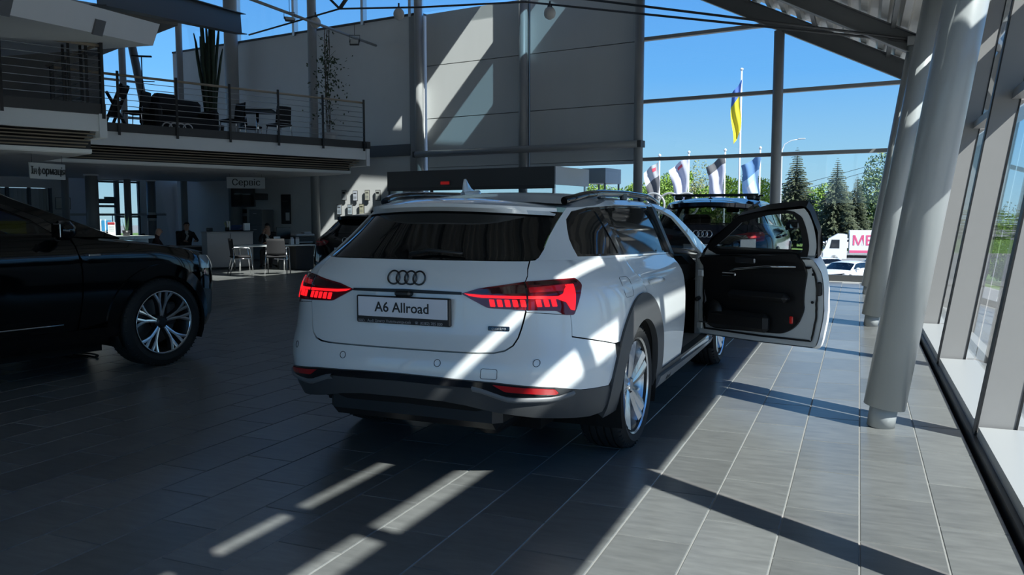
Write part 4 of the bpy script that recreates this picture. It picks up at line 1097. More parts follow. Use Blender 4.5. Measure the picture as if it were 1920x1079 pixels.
    def sym(pts): return pts+[(-p, z) for p, z in reversed(pts)]
    panel('front_bumper', fs, sym([(0.001, C['nose_z']), (fp1*.5, C['nose_z']-.0), (fp1*.98, C['fseam']+.02), (pa, C['fseam']), (pa, .30), (0.001, .24)]), paint, root, gap=.001, step=.07)
    panel('grille', fs, sym([(.001, C['nose_z']-.03), (.36, C['nose_z']-.05), (.42, .58), (.30, .34), (.001, .33)]), BLK, root, off=.008, gap=0, step=.08)
    for s in (1, -1):
        lp = [(fp1*.46, C['nose_z']-.03), (fp1*.98, C['hl_top']), (fp1*1.05, C['hl_top']-.12), (fp1*.55, C['nose_z']-.13)]
        panel('headlight', fs, rounded(lp, .03), mat('headlight_glass', (.30, .32, .34), .08, coat=.8), root, off=.010, gap=0, flip=s < 0)
    # dark inner skins so that the shut lines read dark, floor pan
    ins = mat('inner_dark', (.004, .004, .004), .9)
    panel('inner_rear', sh, sym([(.001, C['zin'])]+[(pp, C['zin']) for pp in (.3, .6, .85)]+[(1.02, C['zin']-.1), (1.02, .36), (.7, .34), (.001, .36)]), ins, root, off=-.035, th=0, gap=0, step=.1)
    MB().box(((ax+fx)/2+.02, 0, .25), (fx+1.15, 1.10, .10)).build('floor_pan', ins, root)
    MB().box(((ax+fx)/2, 0, .25), (fx-.95, 1.62, .12)).build('floor_pan', ins, root)
    return root, sh, fs, cont
def handle(sh, C, o, x, fl):
    s = 1 if fl else -1; z = C['hz']; f = lambda xx, zz, d: sh.off(sh.side(xx, zz, not fl)[0], zz, d)
    mb = MB(); pts = [f(x-.11, z+.005, -.002), f(x-.09, z+.006, .034), f(x, z+.004, .040), f(x+.09, z, .034), f(x+.11, z-.002, -.002)]
    mb.tube(pts, [.012, .014, .015, .014, .012], 10)
    mb.build('door_handle', C['paint'], o)
    panel('handle_recess', sh, [(p, zz) for p, zz in [sh.side(x+.075*math.cos(a), z-.006+.030*math.sin(a)) for a in [2*math.pi*k/18 for k in range(18)]]], SATIN if C.get('dark_recess') else C['paint'], o, off=-.0, gap=0, th=.004, flip=fl, step=.02)
def mirror(parent, paint, x, y, z, s, glassdir=-1):
    """door mirror; s = -1 right, +1 left"""
    t = MB().bbox((x, y+s*.10, z), (.13, .22, .15), .05).build('door_mirror', paint, parent, sharp=50)
    MB().tube([(x+.01, y-.02*s, z-.06), (x, y+s*.06, z-.05)], .025, 10).build('mirror_arm', SATIN, t)
    MB().bbox((x-.068, y+s*.12, z), (.01, .13, .105), .004).build('mirror_glass', mat('mirror_glass', (.34, .36, .38), .03, metal=1), t)
    return t
def spin(o, M):
    o.data.transform(M); return o

# ================================================================ the white estate
WPAINT = mat('white_car_paint', (.80, .825, .82), .30, coat=1.0, spec=.5)
a6zb = smooth_tab([(-.8, 1.102), (0, 1.086), (1.0, 1.062), (2.2, 1.03), (3, 1.0)])
A6 = dict(name='white_estate_car', label='white estate car with its right front door standing open', loc=(-2.055, 4.562, 0), rz=R(89.3),
    W=A6W, T=A6T, XR=A6XR, XF=[(.18, 3.60), (.28, 3.76), (.45, 3.82), (.62, 3.83), (.74, 3.79), (.80, 3.73), (.90, 3.60), (1.05, 3.4)], top=A6TOP,
    paint=WPAINT, zb=a6zb, bx=1.16, hinge=(2.20, .9), Rt=.357, wb=2.90, clad=.357+.172, cladm=CLAD,
    TG=[(.600, .735), (.607, .765), (.628, .866), (.640, .93), (.652, 1.0), (.70, 1.06), (.745, 1.10), (.80, 1.112), (.85, 1.15), (.925, 1.25), (1.0, 1.362)],
    ze=[(-.7, 1.35), (-.3, 1.375), (.2, 1.408), (.8, 1.418), (1.3, 1.408), (1.75, 1.36)], zrc=1.388, crown=.055, bow=.16, ws=(2.66, 1.02, 1.74, 1.362),
    belt_r=-.775, dlo=[(-.535, 1.112), (-.48, 1.20), (-.385, 1.30), (-.30, 1.345), (-.15, 1.368), (.3, 1.385), (.9, 1.388), (1.4, 1.368), (1.72, 1.315), (2.05, 1.16), (2.22, 1.045), (1.2, 1.07), (0, 1.098)],
    dlo_rear=[(-.535, 1.112), (-.48, 1.20), (-.385, 1.30), (-.30, 1.345), (-.15, 1.368), (.3, 1.385), (.9, 1.388), (1.13, 1.386), (1.15, 1.07), (.6, 1.082), (0, 1.098)],
    aperture=[(2.25, 1.01), (2.19, 1.03), (2.02, 1.155), (1.72, 1.31), (1.45, 1.36), (1.17, 1.386), (1.172, 1.075)],
    win=[[(-.50, 1.124), (-.04, 1.110), (-.09, 1.356), (-.16, 1.352), (-.28, 1.328), (-.36, 1.28), (-.44, 1.20)], [(.04, 1.106), (1.08, 1.083), (1.05, 1.376), (.6, 1.378), (-.02, 1.366)], [(1.24, 1.082), (2.10, 1.062), (1.98, 1.15), (1.68, 1.30), (1.40, 1.353), (1.22, 1.37)]],
    sglass=[PRIV, PRIV, DGLASS], rdoor=[(.03, 1.086), (.05, 1.0), (.10, .91), (.18, .82)], bseam=[(-.50, .672), ('p', .862, .742), ('p', .85, .845), ('p', .634, .862)],
    dz=.36, sz=.235, hz=.925, hand=(.32, 1.36), hcurve=lambda t: .06*math.sin(t*math.pi)-.0, zh=[(2.2, 1.03), (2.6, 1.005), (3.0, .955), (3.4, .87), (3.6, .81)], hlx=3.36, fseam=.70, nose_z=.80, hl_top=.84, hcrown=.05, zin=1.08, open_right=True, wglass=DGLASS)
a6, S6, F6, cont6 = car_body(A6)
sd, rr = S6.side, S6.rear
def sym(pts): return pts+[(-p, z) for p, z in reversed(pts)]
tg = panel('tailgate', S6, sym([(.001, .667), (.42, .668), (.49, .671), (.54, .682), (.575, .706), (.595, .742), (.607, .785), (.628, .866), (.640, .93), (.652, 1.0), (.70, 1.06), (.745, 1.10), (.4, 1.103), (.001, 1.103)]), WPAINT, a6, gap=.0035, step=.045)
rg = panel('rear_window', S6, sym([(.001, 1.103), (.4, 1.103), (.745, 1.10), (.80, 1.112), (.85, 1.15), (.925, 1.25), (.992, 1.345), (.5, 1.362), (.001, 1.372)]), PRIV, a6, off=-.006, gap=.004, step=.05)
# wiper under the spoiler line
mbw = MB(); mbw.tube([S6.off(-.02, 1.118, .012), S6.off(.12, 1.135, .02), S6.off(.36, 1.125, .014)], [.012, .009, .006], 8); mbw.build('rear_wiper', SATIN, rg)
# roof spoiler
rows = []
for k in range(25):
    p = -.93+1.86*k/24; t = abs(p)/.93; zt = 1.388-.026*t*t
    b = Vector(S6.lift(p, zt)); e = .115*(1-t**5); low = Vector(S6.off(p, zt-.045, .002))
    tip = Vector((b.x-e, b.y*(1+.01), b.z-.012+.055*(1-t*t)*0))
    rows.append([b+Vector((.05, 0, .028*(1-t**3))), b+Vector((-.35*e, 0, .016*(1-t**3))), tip+Vector((0, 0, .008)), tip+Vector((.006, 0, -.010)), low])
MB().grid(rows).build('roof_spoiler', WPAINT, a6, sharp=35)
# bumper and cladding
bp = panel('rear_bumper', S6, sym([(.001, .665), (.42, .666), (.4905, .669), (.5415, .680), (.577, .7045), (.5972, .741), (.6092, .785), (.630, .862), (.85, .845), (.862, .738), sd(-.49, .668), sd(-.47, .60), sd(-.50, .50), sd(-.54, .46), (.95, .478), (.80, .505), (.5, .535), (.22, .545), (.001, .548)]), WPAINT, a6, gap=.0018, step=.045)
lo = panel('bumper_cladding', S6, sym([(.001, .548), (.22, .545), (.5, .535), (.80, .505), (.95, .478), sd(-.54, .46), sd(-.50, .40), sd(-.55, .325), (1.0, .322), (.683, .356), (.504, .383), (.36, .412), (.235, .425), (.001, .428)]), CLAD, a6, off=.004, gap=0, step=.05, th=.05)
panel('gloss_strip', S6, sym([(.001, .546), (.22, .543), (.5, .533), (.80, .503), (.825, .47), (.60, .468), (.50, .478), (.44, .505), (.001, .512)]), BLK, lo, off=.009, gap=0, step=.05, th=.006)
for s in (1, -1):
    panel('fog_reflector', S6, rounded([(.50, .527), (.795, .501), (.815, .482), (.80, .474), (.56, .494)], .006), mat('red_reflector', (.42, .008, .012), .12, coat=.8), lo, off=.013, gap=0, step=.03, th=.005, flip=s < 0)
    rows = []
    for k in range(13):
        p = .40+.50*k/12; z = .503-.052*min(1, max(0, (p-.42)/.16)) if p < .62 else .451+.02*max(0, (p-.80)/.1)
        rows.append([S6.off(s*p, z+.012, .008), S6.off(s*p, z+.004, .022), S6.off(s*p, z-.016, .006)])
    MB().grid(rows).build('skid_edge', mat('skid_grey', (.16, .165, .17), .4), lo)
mb = MB(); mb.bbox((-.86, 0, .355), (.22, 1.0, .16), .04); mb.build('diffuser', SATIN, a6)
for y in (-.28, .22): MB().tube([(-.75, y, .30), (.2, y*.6, .29)], .04, 10).build('exhaust_pipe', SATIN, a6)
MB().lathe([(0, -.16), (.10, -.16), (.11, -.13), (.11, .13), (.10, .16), (0, .16)], c=(-.62, -.35, .31), axis='x', n=18).build('silencer', SATIN, a6)
for u, z in ((-.33, .615), (.215, .612), (.70, .627), (-.72, .63)):
    c0 = [(u+.018*math.cos(a), z+.018*math.sin(a)) for a in [2*math.pi*k/20 for k in range(20)]]; c1 = [(u+.0155*math.cos(a), z+.0155*math.sin(a)) for a in [2*math.pi*k/20 for k in range(20)]]
    panel('parking_sensor', S6, c0, SATIN, bp, holes=[c1], off=.0012, gap=0, th=.002, step=.03)
q0 = rounded([(.44, .60), (.52, .598), (.522, .548), (.438, .55)], .012); 
panel('tow_cover', S6, q0, SATIN, bp, holes=[inset(q0, -.0022 if 0 else .0022)], off=.001, gap=0, th=.002, step=.03)
# tail lights
LR = [(.312, .944), (.413, .972), (.651, 1.003), (.85, 1.012), (.935, 1.012), (.952, .985), (.915, .93), (.868, .842), (.816, .844), (.775, .866), (.626, .872), (.446, .879)]
for s in (1, -1):
    L = panel('tail_light', S6, rounded(LR, .012), LENS, a6, off=.006, gap=0, step=.035, th=.02, flip=s < 0)
    def lp(pts, name, m, off=.0085, r=.004): return panel(name, S6, rounded(pts, r, 2), m, L, off=off, gap=0, step=.03, th=.004, flip=s < 0)
    lp([(.33, .9455), (.42, .940), (.64, .937), (.80, .934), (.80, .920), (.64, .924), (.42, .927), (.36, .933)], 'led_strip', LED)
    for k in range(9):
        p = .455+k*.037
        if abs(p-.645) < .012: continue
        lp([(p, .921), (p+.025, .920), (p+.030, .886), (p+.005, .886)], 'led_block', LED)
    lp([(.79, .934), (.82, .945), (.848, .985), (.896, .985), (.888, .935), (.872, .864), (.850, .868), (.828, .905), (.79, .918)], 'led_arrow', LED)
    lp([(.655, .975), (.80, .983), (.858, .985), (.825, .958), (.655, .952)], 'upper_lamp', LEDB)
    lp([(.35, .948), (.44, .968), (.64, .992), (.64, .950), (.44, .946)], 'upper_lamp', mat('smoked_red', (.045, .004, .006), .06, coat=.8))
    lp([(.66, 1.000), (.92, 1.005), (.93, .99), (.87, .99), (.66, .986)], 'lamp_edge', mat('smoked_red', (.045, .004, .006), .06))
    lp([(.642, 1.0), (.650, 1.0), (.640, .874), (.632, .874)], 'lamp_gap', BLK, .0095, 0)
panel('light_strip', S6, sym([(.001, .956), (.314, .951), (.314, .938), (.001, .938)]), SATIN, a6, off=.008, gap=0, th=.012)
MB().bbox((-1.012, 0, .936), (.05, .09, .03), .01).build('camera_pod', SATIN, a6)
# plate
pt = 4.0
px = S6.lift(0, .853)[0]-.018
pl = MB().bbox((px, 0, .852), (.022, .535, .138), .006).build('number_plate', PLATE_K, a6)
MB().bbox((px-.0115, 0, .866), (.004, .508, .098), .003).build('plate_face', PLATE_W, pl)
text_mesh('A6 Allroad', .070, .0008, PLATE_K, 'plate_text', pl, frame_mat((px-.0138, 0, .864), (0, -1, 0), (0, 0, 1)), bold=True, sx=1.0)
text_mesh('Audi Центр Хмельницький', .020, .0006, mat('plate_grey_print', (.30, .30, .31), .5), 'frame_text', pl, frame_mat((px-.0118, .075, .7945), (0, -1, 0), (0, 0, 1)))
text_mesh('(0382) 785 000', .020, .0006, mat('plate_grey_print', (.30, .30, .31), .5), 'frame_text', pl, frame_mat((px-.0118, -.165, .7945), (0, -1, 0), (0, 0, 1)))
rings_badge(pl, frame_mat((px-.0118, .235, .7945), (0, -1, 0), (0, 0, 1)), .012, mat('plate_grey_print', (.3, .3, .31), .5), 'frame_rings', .002)
MB().tube([(px-.012, -.075, .7985), (px-.012, -.079, .8005), (px-.012, -.087, .8005), (px-.012, -.091, .7985)], .0016, 6).box((px-.012, -.083, .793), (.001, .012, .008)).build('phone_mark', mat('plate_grey_print', (.3, .3, .31), .5), pl)
rx = Vector(S6.lift(0, 1.013)); rings_badge(tg, frame_mat((rx.x-.004, 0, 1.012), (0, -1, 0), (.22, 0, 1)), .067, BLK, wire=.0095)
qv = Vector(S6.lift(.50, .783)); qn = Vector(S6.normal(.50, .783)); xd = Vector((0, 0, 1)).cross(qn).normalized()
xd = Vector((0, 0, 1)).cross(qn).normalized()
Mq = frame_mat(qv+qn*.003, xd, qn.cross(xd))
MB().bbox((0, 0, 0), (.105, .021, .006), .004).build('quattro_badge', BLK, tg).data.transform(Mq)
text_mesh('quattro', .023, .0008, mat('badge_grey', (.28, .285, .29), .3), 'badge_text', tg, frame_mat(qv+qn*.0065, xd, qn.cross(xd)), sx=1.05)
# fin aerial, rails
fxx = Vector((-.30, 0, 1.445))
rows = []
for k in range(9):
    t = k/8; x = -.36+.21*t; wd = .036*math.sin(math.pi*(.06+.90*t))**.55; zb_ = 1.436+.010*t
    rows.append([(x, wd, zb_), (x, wd*.8, zb_+.014), (x, 0, zb_+.022), (x, -wd*.8, zb_+.014), (x, -wd, zb_)])
fin = MB().grid(rows); prof = [(-.35, 1.450), (-.348, 1.500), (-.340, 1.524), (-.325, 1.526), (-.300, 1.502), (-.265, 1.474), (-.20, 1.456)]
fin.grid([[(x, s*.009*(1-max(0, z-1.45)/.12), z) for x, z in prof] for s in (-1, 1)]); fin.grid([[(x, s*.010, 1.444) for x, z in prof] if q else [(x, s*.009*(1-max(0, z-1.45)/.12), z) for x, z in prof] for s in (-1,) for q in (0, 1)]); fin.grid([[(x, .010, 1.444) for x, z in prof], [(x, .009*(1-max(0, z-1.45)/.12), z) for x, z in prof]])
fin.build('shark_fin_aerial', WPAINT, a6)
for s in (-1, 1):
    pts = []
    for k in range(25):
        t = k/24; x = -.27+1.80*t; q = Vector(S6.lift(*sd(x, lerp_tab([(-.7, 1.35), (-.3, 1.375), (.2, 1.408), (.8, 1.418), (1.3, 1.408), (1.75, 1.36)], x))))
        lift_ = .022*min(1, math.sin(math.pi*min(1, max(0, t)))*3.2)
        pts.append((x, s*(abs(q.y)-.035), q.z+.022+lift_))
    MB().tube(pts, .023, 10).build('roof_rail', BLK, a6)
    for t in (.28, .55, .8):
        x = -.27+1.80*t; q = Vector(S6.lift(*sd(x, 1.412))); MB().bbox((x, s*(abs(q.y)-.03), q.z+.030), (.10, .026, .05), .008).build('rail_foot', SATIN, a6)
# fuel flap and sill lettering on the right
ff = rounded([sd(-.30, .995), sd(-.15, .99), sd(-.155, .885), sd(-.305, .885)], .03)
panel('fuel_flap_seam', S6, ff, SATIN, a6, holes=[inset(ff, .0014)], off=.0008, gap=0, th=.002, step=.04)
blade = panel('sill_blade', S6, [sd(.46, .335), sd(2.40, .318), sd(2.40, .285), sd(.44, .27)], mat('skid_grey', (.16, .165, .17), .4), a6, off=.032, th=.03, gap=0)
pv = Vector(S6.off(sd(.72, .29)[0], .298, .034)); text_mesh('allroad', .045, .0008, CLAD, 'sill_text', blade, frame_mat(pv, (1, 0, 0), (0, -.25, 1)))
# wheels
wp = wheel_proto(.357, .268, .25, 'v')
place_wheel(wp, a6, 0, -.795, .357, first=True); place_wheel(wp, a6, 0, .795, .357); place_wheel(wp, a6, 2.90, -.79, .357); place_wheel(wp, a6, 2.90, .79, .357)
# cabin: jambs, posts, seats, dash
MB().bbox((2.235, -.86, .67), (.07, .10, .70), .02).build('hinge_post', WPAINT, a6)
MB().bbox((1.68, -.82, .315), (1.10, .22, .09), .02).build('sill_jamb', WPAINT, a6)
MB().bbox((1.13, -.80, .70), (.09, .13, .76), .02).build('centre_post', SATIN, a6)
MB().add([(1.09, -.86, 1.06), (1.17, -.86, 1.06), (1.17, -.72, 1.38), (1.09, -.72, 1.38), (1.09, -.78, 1.06), (1.17, -.78, 1.06), (1.17, -.64, 1.38), (1.09, -.64, 1.38)], [(0,1,2,3),(7,6,5,4),(0,4,5,1),(1,5,6,2),(2,6,7,3),(3,7,4,0)]).build('centre_post', SATIN, a6)
for x, y in ((1.72, -.38), (1.72, .38), (.75, -.38), (.75, .38)): seat(a6, x, y)
mb = MB(); mb.bbox((2.42, 0, .86), (.42, 1.5, .26), .07); mb.bbox((2.30, 0, .66), (.30, .30, .40), .04); mb.build('dashboard', LEATHER, a6)
mb = MB(); mb.tube([(2.13+.05*math.cos(a), .38+.17*math.sin(a), .90+.17*math.cos(a)) for a in [2*math.pi*k/24 for k in range(25)]], .016, 8, cap=False); mb.box((2.14, .38, .90), (.03, .30, .05)); mb.build('steering_wheel', LEATHER, a6)
panel('headliner', lambda p, z, d: (p, z, 1.375+.03*(1-(z/.66)**2)), [(-.35, -.58), (1.7, -.60), (1.7, .60), (-.35, .58)], SATIN, a6, th=0, gap=0, step=.15)
panel('inner_side', S6, [sd(-.6, 1.08), sd(2.1, 1.03), sd(2.1, .38), sd(.45, .38), sd(.4, .7), sd(.1, .84), sd(-.3, .84), sd(-.6, .7)], SATIN, a6, off=-.05, th=0, gap=0, step=.12, flip=True)
panel('inner_side', S6, [sd(-.6, 1.08), sd(1.12, 1.055), sd(1.12, .38), sd(.45, .38), sd(.4, .7), sd(.1, .84), sd(-.3, .84), sd(-.6, .7)], SATIN, a6, off=-.05, th=0, gap=0, step=.12)
MB().bbox((.02, 0, .62), (.12, 1.35, .75), .03).build('boot_divider', SATIN, a6)
mirror(a6, WPAINT, 2.02, .90, 1.08, 1)
# the open right front door
HINGE = Matrix.Translation((2.20, -.885, 0)) @ Matrix.Rotation(R(63), 4, 'Z') @ Matrix.Translation((-2.20, .905, 0))
hcv = A6['hcurve']
def dl(p, z, off): return S6.off(p, z, off)
out = [sd(1.175, .36)]+[sd(1.675, .352)]+[sd(2.195+hcv(k/10)*.5, .36+.67*k/10) for k in range(11)]+[sd(2.195-1.02*k/8, a6zb(2.195-1.02*k/8)) for k in range(1, 9)]+[sd(1.165-.035*math.sin(math.pi*k/8), 1.05-.69*k/8) for k in range(1, 8)]
door = panel('front_door_open', S6, rounded(out, .03, 2), WPAINT, a6, gap=0, th=.075, xf=HINGE)
door['label'] = 'open right front door with black inner trim'
inner = inset(densify(out, .05), .008)
panel('inner_skin', S6, inner, WPAINT, door, off=-.072, th=.0, gap=0, xf=HINGE)
fr_o = [sd(2.185, 1.015), sd(2.02, 1.165), sd(1.72, 1.345), sd(1.45, 1.405), sd(1.17, 1.428), sd(1.135, 1.42), sd(1.15, 1.05)]
fr_h = rounded([sd(2.03, 1.085), sd(1.70, 1.298), sd(1.45, 1.357), sd(1.255, 1.374), sd(1.262, 1.075)], .03)
panel('window_frame', S6, fr_o, SATIN, door, holes=[fr_h], off=-.004, gap=0, th=.05, step=.04, xf=HINGE)
panel('window_frame_inner', S6, inset(densify(fr_o, .04), .014), WPAINT, door, holes=[inset(densify(fr_h, .04), -.03)], off=-.056, gap=0, th=.0, step=.03, xf=HINGE)
panel('window_seal', S6, inset(densify(fr_h, .04), -.034), SATIN, door, holes=[fr_h], off=-.060, gap=0, th=.0, step=.03, xf=HINGE)
panel('door_window', S6, inset(densify(fr_h, .05), -.01), CGLASS, door, off=-.02, gap=0, th=0, xf=HINGE)
trim = [sd(2.17, 1.045), sd(1.27, 1.075), sd(1.285, .70), sd(1.34, .50), sd(1.44, .44), sd(2.05, .42), sd(2.15, .47)]
tr = panel('inner_trim', S6, rounded(trim, .05), LEATHER, door, off=-.090, th=-.022, gap=0, step=.05, xf=HINGE)
seal = inset(densify(out, .04), .045)
panel('door_seal', S6, seal, SATIN, door, holes=[inset(seal, .016)], off=-.080, gap=0, th=0, step=.03, xf=HINGE)
def dm(mb, name, m, parent=tr):
    o = mb.build(name, m, parent); o.data.transform(HINGE); return o
yi = -.80
dm(MB().bbox((1.62, yi+.01, .72), (.52, .09, .07), .03), 'armrest', LEATHER)
dm(MB().tube([(1.30, -.775, .955), (1.55, -.770, .945), (1.80, -.772, .915), (1.93, -.775, .875)], [.006, .011, .011, .007], 8), 'trim_strip', CHROME)
dm(MB().bbox((1.86, -.762, .872), (.13, .02, .03), .008), 'door_pull', CHROME)
dm(MB().tube([(1.40, -.765, 1.035), (1.95, -.768, 1.02)], .004, 6), 'belt_strip', mat('dark_chrome', (.2, .2, .21), .25, metal=.9))
dm(MB().bbox((1.72, -.765, .985), (.18, .02, .045), .012), 'lock_bezel', mat('dark_chrome', (.2, .2, .21), .25, metal=.9))
dm(MB().bbox((1.80, -.80, .52), (.55, .08, .14), .03), 'door_pocket', LEATHER)
dm(MB().lathe([(0, .0), (.085, .0), (.09, .012), (0, .016)], c=(2.02, -.79, .58), axis='y', n=24), 'speaker_grille', SATIN)
dm(MB().tube([(1.98, -.778, .475), (2.14, -.778, .48)], .004, 6), 'speaker_trim', ALU)
dm(MB().bbox((1.345, -.806, .565), (.028, .012, .055), .006), 'red_reflector', mat('door_red', (.45, .02, .02), .2, emit=(1, .03, .02), es=.05))  # passive reflector; a faint glow is put into its material
dm(MB().bbox((1.165, -.868, .80), (.03, .05, .10), .01), 'door_latch', SATIN, door)
for zz in (.70, .90, .98): dm(MB().lathe([(0, -.004), (.010, -.004), (.010, .004), (0, .004)], c=(1.215, -.862, zz), axis='y', n=12), 'bolt', SATIN, door)
for zz in (.86, .44): dm(MB().bbox((2.19, -.86, zz), (.06, .05, .06), .01), 'hinge', WPAINT, door)
mq = mirror(door, BLK, 2.03, -.92, 1.075, -1)
MS = Matrix.Translation((2.03, -.92, 1.075)) @ Matrix.Diagonal((1.2, 1.7, 1.15, 1)) @ Matrix.Translation((-2.03, .92, -1.075))
for o_ in (mq, *mq.children): o_.data.transform(HINGE @ MS)
MB().bbox((2.08, -.86, .66), (.12, .03, .035), .01).build('check_strap', SATIN, a6)

# ================================================================ the other cars
BPAINT = mat('black_car_paint', (.0025, .0026, .003), .07, coat=0, spec=.6)
NPAINT = mat('midnight_blue_paint', (.006, .010, .024), .10, spec=.6)
def deck_lights(root, S, LRp, strip_z, chrome=CHROME, lit=False, mir=True):
    for s in (1, -1):
        L = panel('tail_light', S, rounded(LRp, .012), mat('red_lens', (.16, .008, .014), .08, coat=.7), root, off=.006, gap=0, step=.05, flip=s < 0)
        c = sum(p for p, z in LRp)/len(LRp); z = sum(z for p, z in LRp)/len(LRp)
        panel('light_band', S, [(c-.16, z+.006), (c+.12, z+.012), (c+.12, z-.010), (c-.16, z-.012)], mat('light_red_band', (.5, .02, .03), .15), L, off=.009, gap=0, th=.003, flip=s < 0)
# ---- black SUV on the left: we see its right flank and front wheel
qzb = smooth_tab([(-.8, 1.19), (0, 1.175), (1.0, 1.165), (2.2, 1.15), (3, 1.13)])
Q8 = dict(name='black_suv', label='glossy black SUV at the left edge, front wheel with silver twin spokes', loc=(-7.122, 2.701, 0), rz=R(79),
    W=[(.20, .84), (.28, .93), (.40, .965), (.55, .975), (.72, .985), (.86, .99), (.98, .985), (1.06, .965), (1.12, .925), (1.16, .895), (1.28, .85), (1.42, .78), (1.54, .71), (1.60, .64), (1.66, .52)],
    T=[(-1.1, .98), (-.5, .992), (0, 1), (1.2, .995), (2.2, .99), (3.0, 1.0), (3.5, .985), (3.9, .95)],
    XR=[(.20, -.72), (.32, -.90), (.5, -.98), (.65, -1.0), (.8, -.99), (1.0, -.97), (1.12, -.94), (1.20, -.88), (1.40, -.62), (1.56, -.38), (1.66, -.2)],
    XF=[(.20, 3.70), (.30, 3.82), (.45, 3.86), (.70, 3.87), (.86, 3.85), (.95, 3.80), (1.02, 3.70), (1.2, 3.5)], top=(1.14, .1, 1.3), a=.9, af=.85, nf=2.7,
    paint=BPAINT, zb=qzb, bx=1.20, hinge=(2.24, .9), Rt=.388, wb=2.995, clad=.388+.125, cladm=BPAINT,
    TG=[(.60, .80), (.63, .95), (.66, 1.05), (.72, 1.16), (.76, 1.2), (.84, 1.35), (.90, 1.47), (.94, 1.55)],
    ze=[(-.5, 1.535), (0, 1.575), (.6, 1.605), (1.2, 1.60), (1.6, 1.56)], zrc=1.575, crown=.05, bow=.20, ws=(2.66, 1.135, 1.60, 1.56),
    belt_r=-.70, dlo=[(-.52, 1.20), (-.35, 1.35), (-.1, 1.47), (.3, 1.535), (.9, 1.555), (1.35, 1.54), (1.65, 1.475), (2.05, 1.31), (2.30, 1.165), (1.2, 1.177), (0, 1.188)],
    win=[[(-.46, 1.21), (-.05, 1.20), (-.05, 1.455), (-.28, 1.36)], [(.02, 1.20), (1.10, 1.19), (1.06, 1.54), (.6, 1.535), (.05, 1.485)], [(1.22, 1.19), (2.13, 1.182), (1.98, 1.29), (1.62, 1.455), (1.36, 1.52), (1.20, 1.538)]],
    sglass=[PRIV, DGLASS, DGLASS], rdoor=[(.03, 1.17), (.05, 1.08), (.11, .98), (.20, .88)], bseam=[(-.50, .74), ('p', .862, .80), ('p', .66, .92)],
    dz=.40, sz=.26, hz=1.0, hand=(.35, 1.42), hcurve=lambda t: .05*math.sin(t*math.pi), zh=[(2.2, 1.15), (2.6, 1.105), (3.0, 1.06), (3.4, .995), (3.62, .95)], hlx=3.46, fseam=.80, nose_z=.95, hl_top=.96, hcrown=.045, zin=1.15)
q8, SQ, FQ, _ = car_body(Q8)
wq = wheel_proto(.388, .275, .28, 'y')
for i, (x, y) in enumerate(((0, -.84), (0, .84), (2.995, -.84), (2.995, .84))): place_wheel(wq, q8, x, y, .388, steer=R(3) if x > 1 else 0, first=i == 0)
mirror(q8, BPAINT, 2.12, -.95, 1.205, -1); mirror(q8, BPAINT, 2.12, .95, 1.205, 1)
def symq(pts): return pts+[(-p, z) for p, z in reversed(pts)]
panel('tailgate', SQ, symq([(.001, .72), (.55, .73), (.60, .80), (.63, .95), (.66, 1.05), (.72, 1.16), (.001, 1.17)]), BPAINT, q8, step=.08)
panel('rear_window', SQ, symq([(.001, 1.17), (.72, 1.165), (.84, 1.35), (.90, 1.47), (.935, 1.54), (.001, 1.57)]), PRIV, q8, off=-.004, step=.08)
panel('rear_bumper', SQ, symq([(.001, .71), (.55, .72), (.60, .78), (.66, .90), (.86, .80), SQ.side(-.49, .73), SQ.side(-.52, .45), (.8, .36), (.001, .36)]), BPAINT, q8, step=.08)
panel('skid_plate', SQ, symq([(.001, .37), (.8, .37), (.7, .26), (.001, .24)]), SATIN, q8, off=.01, step=.1)
for x, y in ((1.72, -.40), (1.72, .40), (.75, -.40), (.75, .40)): seat(q8, x, y, z=.40)
mb = MB(); mb.bbox((2.46, 0, .98), (.42, 1.5, .26), .07); mb.build('dashboard', LEATHER, q8)
for s in (True, False): panel('inner_side', SQ, [SQ.side(-.6, 1.14), SQ.side(2.2, 1.12), SQ.side(2.2, .42), SQ.side(.5, .42), SQ.side(.4, .78), SQ.side(-.4, .84)], SATIN, q8, off=-.05, th=0, gap=0, step=.14, flip=not s)
fsd = FQ.side
# chrome wing badge, lower door moulding, front lip, shut-line sill moulding
pv = Vector(FQ.off(fsd(2.40, 1.0)[0], 1.0, .004)); MB().bbox(pv, (.10, .006, .018), .003).build('wing_badge', CHROME, q8)
panel('door_moulding', SQ, [SQ.side(.55, .50), SQ.side(1.2, .515), SQ.side(2.1, .50), SQ.side(2.2, .46), SQ.side(2.1, .455), SQ.side(.55, .44)], BPAINT, q8, off=.020, th=.03, gap=0)
MB().tube([SQ.off(SQ.side(x, .462)[0], .462, .022) for x in (.6, 1.0, 1.5, 1.9, 2.12)], .006, 8).build('chrome_line', CHROME, q8)
fx2 = [fsd(3.62, .62), fsd(3.42, .66), fsd(3.44, .42), fsd(3.60, .40)]
panel('side_intake', FQ, rounded(fx2, .03), SATIN, q8, off=.008, gap=0)
panel('front_filler', FQ, symq([(.001, .93), (.45, .92), fsd(3.44, .90), fsd(3.40, .60), fsd(3.42, .34), (.001, .30)]), BPAINT, q8, off=-.012, th=0, gap=0, step=.08)
